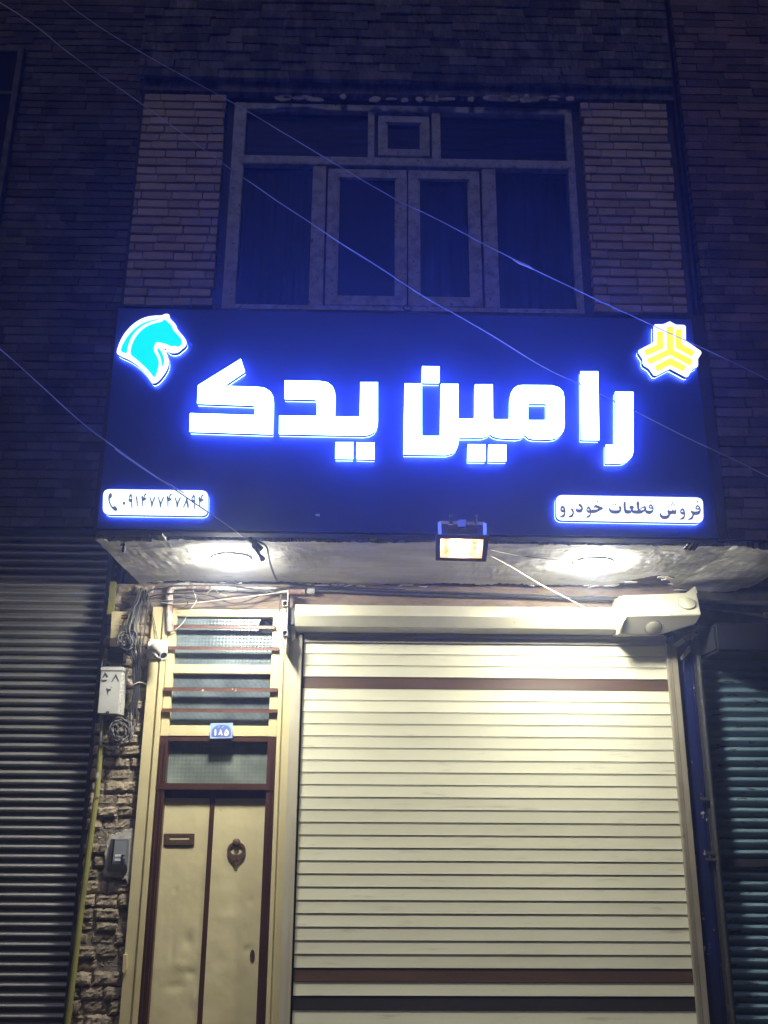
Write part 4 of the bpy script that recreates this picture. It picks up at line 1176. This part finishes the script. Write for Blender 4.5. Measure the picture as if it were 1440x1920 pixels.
for (cx, cy, rx, ry, n, lab2, Y0) in ((238, 1202, 18, 17, 16, 'tangled coil of grey cable in front of the meter cabinet', -.2), (228, 1370, 22, 25, 20, 'drooping coil of grey cable below the junction box', -.09)):
    co = MB()
    for k in range(n):
        a, c, s_ = random.uniform(.55, 1.05), random.uniform(-5, 5), random.uniform(-5, 5)
        ph = random.uniform(0, 6)
        sq = random.uniform(.75, 1.0)
        loop = [P(cx + c + rx * a * math.cos(t) + 2.5 * math.sin(3 * t + ph), cy + s_ + ry * a * sq * math.sin(t) + 2 * math.cos(2 * t + ph), Y0 - .03 + .03 * math.sin(t * 2 + ph)) for t in [i * math.pi / 12 for i in range(24)]]
        co.tube(loop, random.uniform(.003, .0055), 5, closed=True)
    tag(co.build('cable_coil', M['cable_grey'], smooth=True, normals=False), lab2, 'cable coil')
m = MB()
for k in range(5):
    yy = 1220 + random.uniform(-6, 8)
    m.tube(spline([P(203 + random.uniform(-2, 4), yy, -.1), P(222, yy + random.uniform(-8, 8), -.13), P(245, yy + random.uniform(-8, 8), -.1)]), .008, 6)
m.box(X(203, 1225, -.1), X(232, 1225, -.1), -.11, .0, Z(215, 1238, -.1), Z(215, 1215, -.1))
tag(m.build('junction_clutter', M['cable_black'], smooth='auto'), 'black cable joint between the meter cabinet and the junction box', 'cable joint')
cable([(229, 1250, -.15), (195, 1250, -.15), (191, 1245, -.14), (197, 1225, -.12)], .004, 'cable_grey', 'short grey cable rising from the top of the junction box')
cable([(239, 1262, -.06), (241, 1276, -.08), (250, 1283, -.1), (262, 1279, -.1), (276, 1284, -.03)], .004, 'cable_white', 'pale cable looping round the hanging bundle')
cable([(280, 1120, -.06), (283, 1140, -.06), (290, 1170, -.06), (295, 1198, -.07)], .0035, 'cable_black', 'thin black cable running down to the security camera')
sweep = [
    ([(262, 1118, -.06), (290, 1104, -.1), (320, 1098, -.11), (420, 1098, -.1), (520, 1100, -.09), (620, 1104, -.08), (800, 1109, -.08), (1000, 1115, -.08), (1160, 1120, -.08)], .006, 'cable_grey', 'grey cable running along the top of the wall under the soffit edge'),
    ([(268, 1120, -.08), (330, 1112, -.11), (390, 1116, -.12), (443, 1131, -.13), (500, 1112, -.11), (560, 1103, -.09), (700, 1108, -.08), (900, 1116, -.07), (1160, 1127, -.07)], .006, 'cable_black', 'black cable sagging in a shallow vee above the glass transom'),
    ([(262, 1128, -.08), (320, 1126, -.12), (400, 1114, -.13), (470, 1106, -.13), (520, 1111, -.12), (538, 1112, -.1)], .005, 'cable_grey', 'grey cable crossing the pipe elbow towards the steel bracket'),
    ([(300, 1130, -.09), (340, 1133, -.12), (400, 1126, -.13), (470, 1118, -.14), (536, 1110, -.13)], .004, 'cable_white', 'pale thin cable strung above the transom window frame'),
    ([(430, 1098, -.1), (500, 1106, -.12), (560, 1099, -.1), (640, 1102, -.08), (760, 1106, -.07)], .005, 'cable_black', 'black cable crossing above the steel bracket'),
    ([(345, 1108, -.12), (352, 1132, -.13), (342, 1140, -.12)], .004, 'cable_black', 'short black cable end hanging by the pipe elbow'),
    ([(362, 1106, -.12), (368, 1126, -.14), (355, 1145, -.13), (345, 1165, -.1), (330, 1180, -.09), (322, 1183, -.08)], .0045, 'cable_white', 'pale cable looping down to the end of the gas pipe'),
    ([(388, 1112, -.12), (400, 1104, -.13), (410, 1112, -.13), (425, 1118, -.12)], .004, 'cable_white', 'short pale cable kinked above the transom'),
    ([(330, 1110, -.12), (345, 1108, -.14), (368, 1112, -.14), (364, 1128, -.14), (338, 1124, -.13), (352, 1118, -.13), (370, 1124, -.12)], .004, 'cable_grey', 'tangled loop of grey cable right of the pipe elbow'),
]
for pts, r, m_, lb_ in sweep: cable(pts, r, m_, lb_, jig=.004)
m = MB(); c = P(583, 1108, -.1)
m.box(c.x - .03, c.x + .03, -.1, -.06, c.z - .02, c.z + .02); tag(m.build('cable_clip', M['pvc'], bevel=.004), 'small grey clip holding the cables above the shutter hood', 'clip')
# flood cable to the hood and to the soffit
cable([(915, 1040, YL + .08), (960, 1064, -1.0), (1010, 1094, -.6), (1060, 1120, -.34), (1098, 1140, -.24)], .005, 'cable_white', 'pale cable slanting from the floodlight down to the shutter hood', n=4)
w = [P(916, 1030, YL + .08), PZ(960, 1040, ZS - .02), PZ(1030, 1048, ZS - .015), PZ(1078, 1052, ZS - .012)]
m = MB(); m.tube(spline(w), .0035, 5); tag(m.build('cable', M['cable_grey'], smooth=True, normals=False), 'thin dark cable from the floodlight to the right ceiling lamp', 'cable')
# clamp and cable at the soffit's front edge
cl = thing('wire_clamp', P(490, 1035, YS), 'dark wire tension clamp hooked at the front edge of the soffit by the left lamp', 'clamp')
m = MB(); m.bar(P(466, 1010, YS - .05), P(491, 1031, YS - .03), .03, .03); m.bar(P(476, 1023, YS - .05), P(490, 1046, YS - .02), .016, .016); m.lathe(P(477, 1025, YS - .05), (0, -1, 0), [(-.02, .016), (.02, .016)], 8); m.lathe(P(490, 1045, YS - .02), (.4, -.3, -.6), [(-.01, .014), (.02, .02)], 8)
m.build('jaw', M['black_iron'], cl)
w = [P(478, 1013, YS - .05), P(497, 1023, YS - .02), PZ(503, 1040, ZS - .03), PZ(506, 1055, ZS - .02), PZ(512, 1073, ZS - .015), PZ(519, 1088, ZS - .01)]
m = MB(); m.tube(spline(w), .008, 6); tag(m.build('cable', M['cable_black'], smooth=True, normals=False), 'black cable running back across the soffit from the wire clamp', 'cable')

# overhead wires
def wire(pts, r, label, name='overhead_wire'):
    w = spline([P(*p) for p in pts], 6)
    w = [p + Vector((0, 0, .004 * noise.noise(p * 5))) for p in w]
    m = MB(); m.tube(w, r, 6); return tag(m.build(name, M['wire'], smooth=True, normals=False), label, 'wire', 'wires strung across the front of the building')
wire([(60, -60, -1.95), (130, 10, -1.95), (250, 90, -1.95), (440, 195, -1.95), (600, 290, -1.95), (735, 370, -1.95), (820, 411, -1.95), (980, 495, -1.95), (1110, 557, -1.95), (1228, 612, -1.95), (1340, 663, -1.95), (1440, 712, -1.95), (1560, 770, -1.95)], .0028, 'upper overhead wire crossing the window and the yellow star emblem')
wire([(-40, -20, -2.1), (65, 47, -2.1), (130, 100, -2.1), (270, 198, -2.1), (430, 315, -2.1), (600, 430, -2.1), (720, 507, -2.1), (802, 560, -2.1), (879, 603, -2.1), (1021, 689, -2.1), (1090, 721, -2.1), (1193, 773, -2.1), (1340, 845, -2.1), (1440, 893, -2.1), (1560, 955, -2.1)], .0034, 'lower overhead wire crossing the window and the right end of the lettering')
wire([(-60, 610, -2.7), (0, 655, -2.5), (75, 722, -2.3), (150, 790, -2.1), (230, 850, -1.9), (330, 920, -1.75), (390, 960, -1.66), (440, 995, -1.58), (472, 1014, -1.53)], .0036, 'overhead wire slanting past the phone number box to the clamp')
wire([(215, 842, -1.95), (270, 880, -1.85), (330, 916, -1.75), (345, 925, -1.73)], .003, 'short second strand twisted beside the wire at the phone number box', 'wire_strand')
m = MB(); m.tube([P(962, 486, -1.95), P(975, 493, -1.955), P(990, 499, -1.955), P(1000, 505, -1.95)], [.005, .009, .008, .004], 6)
tag(m.build('wire_splice', M['white_plastic'], smooth=True), 'pale taped splice on the upper overhead wire in front of the window', 'splice')

# bits of bracket sticking out under the sign
m = MB(); m.bar(P(279, 1006, YW - .05), P(273, 991, YW - .1), .02, .012); m.bar(P(277, 1006, YW - .05), P(268, 994, YW - .1), .012, .01)
tag(m.build('bracket_stub', M['rust']), 'rusty bracket stub under the left end of the sign', 'bracket')
m = MB()
for a, c in (((1292, 1031), (1309, 1009)), ((1299, 1031), (1314, 1014)), ((1284, 1029), (1292, 1019))): m.bar(P(*a, YW - .03), P(*c, YW - .09), .022, .012)
tag(m.build('bracket_stub', M['rust']), 'splayed metal bracket stubs under the right end of the sign', 'bracket')
m = MB(); m.tube(spline([P(228, 1021, YW + .08), P(232, 1021, YW + .02), P(232, 1028, YW + .02), P(231, 1034, YW + .04)]), .010, 6)
tag(m.build('hook', M['black_iron'], smooth=True), 'small dark hook at the left end of the soffit', 'hook')

# ------------------------------------------------------------------ neighbours
# left: corrugated shutter and sooty brick wall
ln_ = thing('neighbour_building', (-3.2, .1, 0), 'dark sooty brick building at the left, above the corrugated shutter', 'building')
ztl = Z(80, 990, .1)
m = MB(); bricks(m, -5.2, -1.6, ztl + .0, 10.8, .04, .082, .235, .014, .06, .004, .006)
m.build('wall_brick', M['brick_left'], ln_)
m = MB(); m.box(-5.2, -1.86, .062, .4, ztl + .01, 11.0); m.build('wall', M['joint'], ln_)
m = MB(); m.box(-5.2, -2.02, .30, .4, 0, ztl + .01); m.build('back_wall', M['dark'], ln_)
# its window at the left edge
wxr = X(22, 260, 0); zt_ = Z(30, 90, 0); zb_ = Z(5, 430, 0)
m = MB(); m.box(wxr - .055, wxr, -.03, .05, zb_, zt_); m.box(-5, wxr - .055, -.028, .05, zb_, zb_ + .06); m.box(-5, wxr - .055, -.028, .05, zt_ - .06, zt_); m.box(-5, wxr - .055, -.028, .05, Z(10, 180, 0), Z(10, 174, 0))
wo = m.build('window', M['mud'], ln_, bevel=.003)
m = MB(); m.box(-5, wxr - .055, .0, .02, zb_ + .06, zt_ - .06); m.build('pane', M['lens'], wo)

ls = thing('corrugated_shutter', (-3.4, .12, 0), 'closed dull steel corrugated shutter at the left of the brick pier', 'roller shutter')
m = MB(); pit = .0655; z = 0.0; i = len(m.v); n = 0
lx = X(190, 1400, .12)
while z < ztl + .02:
    for k in range(10):
        a = k / 10
        m.v += [(-5.2, .115 - .030 * math.sin(2 * math.pi * a) - .011 * math.sin(4 * math.pi * a), z + pit * a), (-2.02, .115 - .030 * math.sin(2 * math.pi * a) - .011 * math.sin(4 * math.pi * a), z + pit * a)]
        n += 1
    z += pit
for k in range(n - 1):
    q = i + 2 * k; m.f.append((q, q + 1, q + 3, q + 2)); m.t.append(.5)
m.build('curtain', M['left_metal'], ls, smooth=True, normals=False)
m = MB(); m.box(-2.06, -2.02, .02, .11, 0, ztl); m.build('guide_rail', M['black_iron'], ls)

# right: brick wall of the upper storey, blue post, teal shutter
rn = thing('neighbour_building', (3.4, 0, 0), 'reddish dark brick building at the right, beyond the blue post', 'building')
rx0 = X(1322, 590, YW)
m = MB(); bricks(m, rx0, 5.2, ZS + .035, 9.6, YW, .0735, .25, .011, .06, .003, .006); m.build('wall_brick', M['brick_dark'], rn)
m = MB(); m.box(rx0 + .02, 5.2, YW + .025, YW + .4, ZS + .03, 9.2); m.box(2.405, rx0 + .02, YW + .16, YW + .4, ZS + .03, 9.2); m.build('wall', M['joint'], rn)
bx0, bx1 = X(1288, 1484, -.01), X(1321, 1484, -.01)
m = MB(); m.box(bx0, bx1, -.02, .25, 0, Z(1300, 1190, -.02)); m.box(bx1 - .02, bx1, -.026, -.018, 0, Z(1300, 1200, -.02)); m.build('post', M['blue_post'], rn, bevel=.004)
m = MB(); m.box(bx1 + .002, bx1 + .065, -.035, .25, 0, Z(1300, 1195, -.02)); m.tube([(bx1 + .035, -.055, 0), (bx1 + .035, -.055, Z(1300, 1230, -.02))], .018, 8)
for py in (1497, 1598, 1610):
    p = P(1316, py, -.05); m.bar((bx1 - .05, -.05, p.z), (bx1 + .05, -.06, p.z - .01), .02, .02)
m.build('shutter_guide', M['black_iron'], rn)
m = MB(); m.box(2.51, 5.2, .02, .3, Z(1380, 1175, .02), ZS + .028); m.build('lintel', M['mud_dark'], rn)
m = MB(); m.box(bx1 + .05, 5.2, .28, .4, 0, ZS); m.build('back_wall', M['dark'], rn)
m = MB(); m.box(bx1 + .06, 5.2, -.37, .05, Z(1380, 1222, -.37), Z(1380, 1168, -.37)); m.build('shutter_box', M['blackened'], rn, bevel=.02)

rs = thing('slatted_shutter', (3.4, .1, 0), 'closed flaking teal slatted shutter beyond the blue post at the right', 'roller shutter')
def teal(zb, zt, y, name):
    m = MB(); z = zb; pt_ = .074
    while z < zt - .01:
        i = len(m.v)
        pr = [(.024, z), (.020, z + .012), (.004, z + pt_ * .34), (-.016, z + pt_ * .52), (-.018, z + pt_ * .64), (-.004, z + pt_ * .82), (.020, z + pt_ - .006), (.024, z + pt_)]
        nx = 24
        for yy, zz_ in pr:
            for k in range(nx + 1):
                x = bx1 + .07 + (5.2 - bx1 - .07) * k / nx
                m.v.append((x, y + yy + .004 * noise.noise(Vector((x * 3, zz_ * 6, 2))), zz_ + .004 * noise.noise(Vector((x * 2, zz_ * 3, 7)))))
        for r in range(len(pr) - 1):
            for k in range(nx):
                q = i + r * (nx + 1) + k; m.f.append((q, q + 1, q + nx + 2, q + nx + 1)); m.t.append(random.random())
        z += pt_
    return m.build(name, M['teal_metal'], rs, smooth='auto', normals=False)
zm = Z(1400, 1619, .08)
teal(0, zm - .02, .10, 'lower_curtain'); teal(zm + .03, Z(1400, 1212, .08), .085, 'upper_curtain')
m = MB(); m.box(bx1 + .07, 5.2, .06, .10, zm - .02, zm + .03); m.build('seam_bar', M['black_iron'], rs)

# ------------------------------------------------------------------ haze: added blue-tinted volume standing in for lens glare round the sign
if GLARE_HAZE_D > 0:
    hz = MB(); hz.box(-12, 12, -11, 3, -1.4, 10.5)
    hm = bpy.data.materials.new('glare_volume'); hm.use_nodes = True
    N, L = hm.node_tree.nodes, hm.node_tree.links
    N.remove(N['Principled BSDF'])
    pvn = N.new('ShaderNodeVolumePrincipled')
    pvn.inputs['Color'].default_value = (.58, .70, 1.0, 1)
    pvn.inputs['Density'].default_value = GLARE_HAZE_D
    pvn.inputs['Anisotropy'].default_value = .75
    L.new(pvn.outputs[0], N['Material Output'].inputs['Volume'])
    tag(hz.build('glare_haze', hm), kind='stuff')
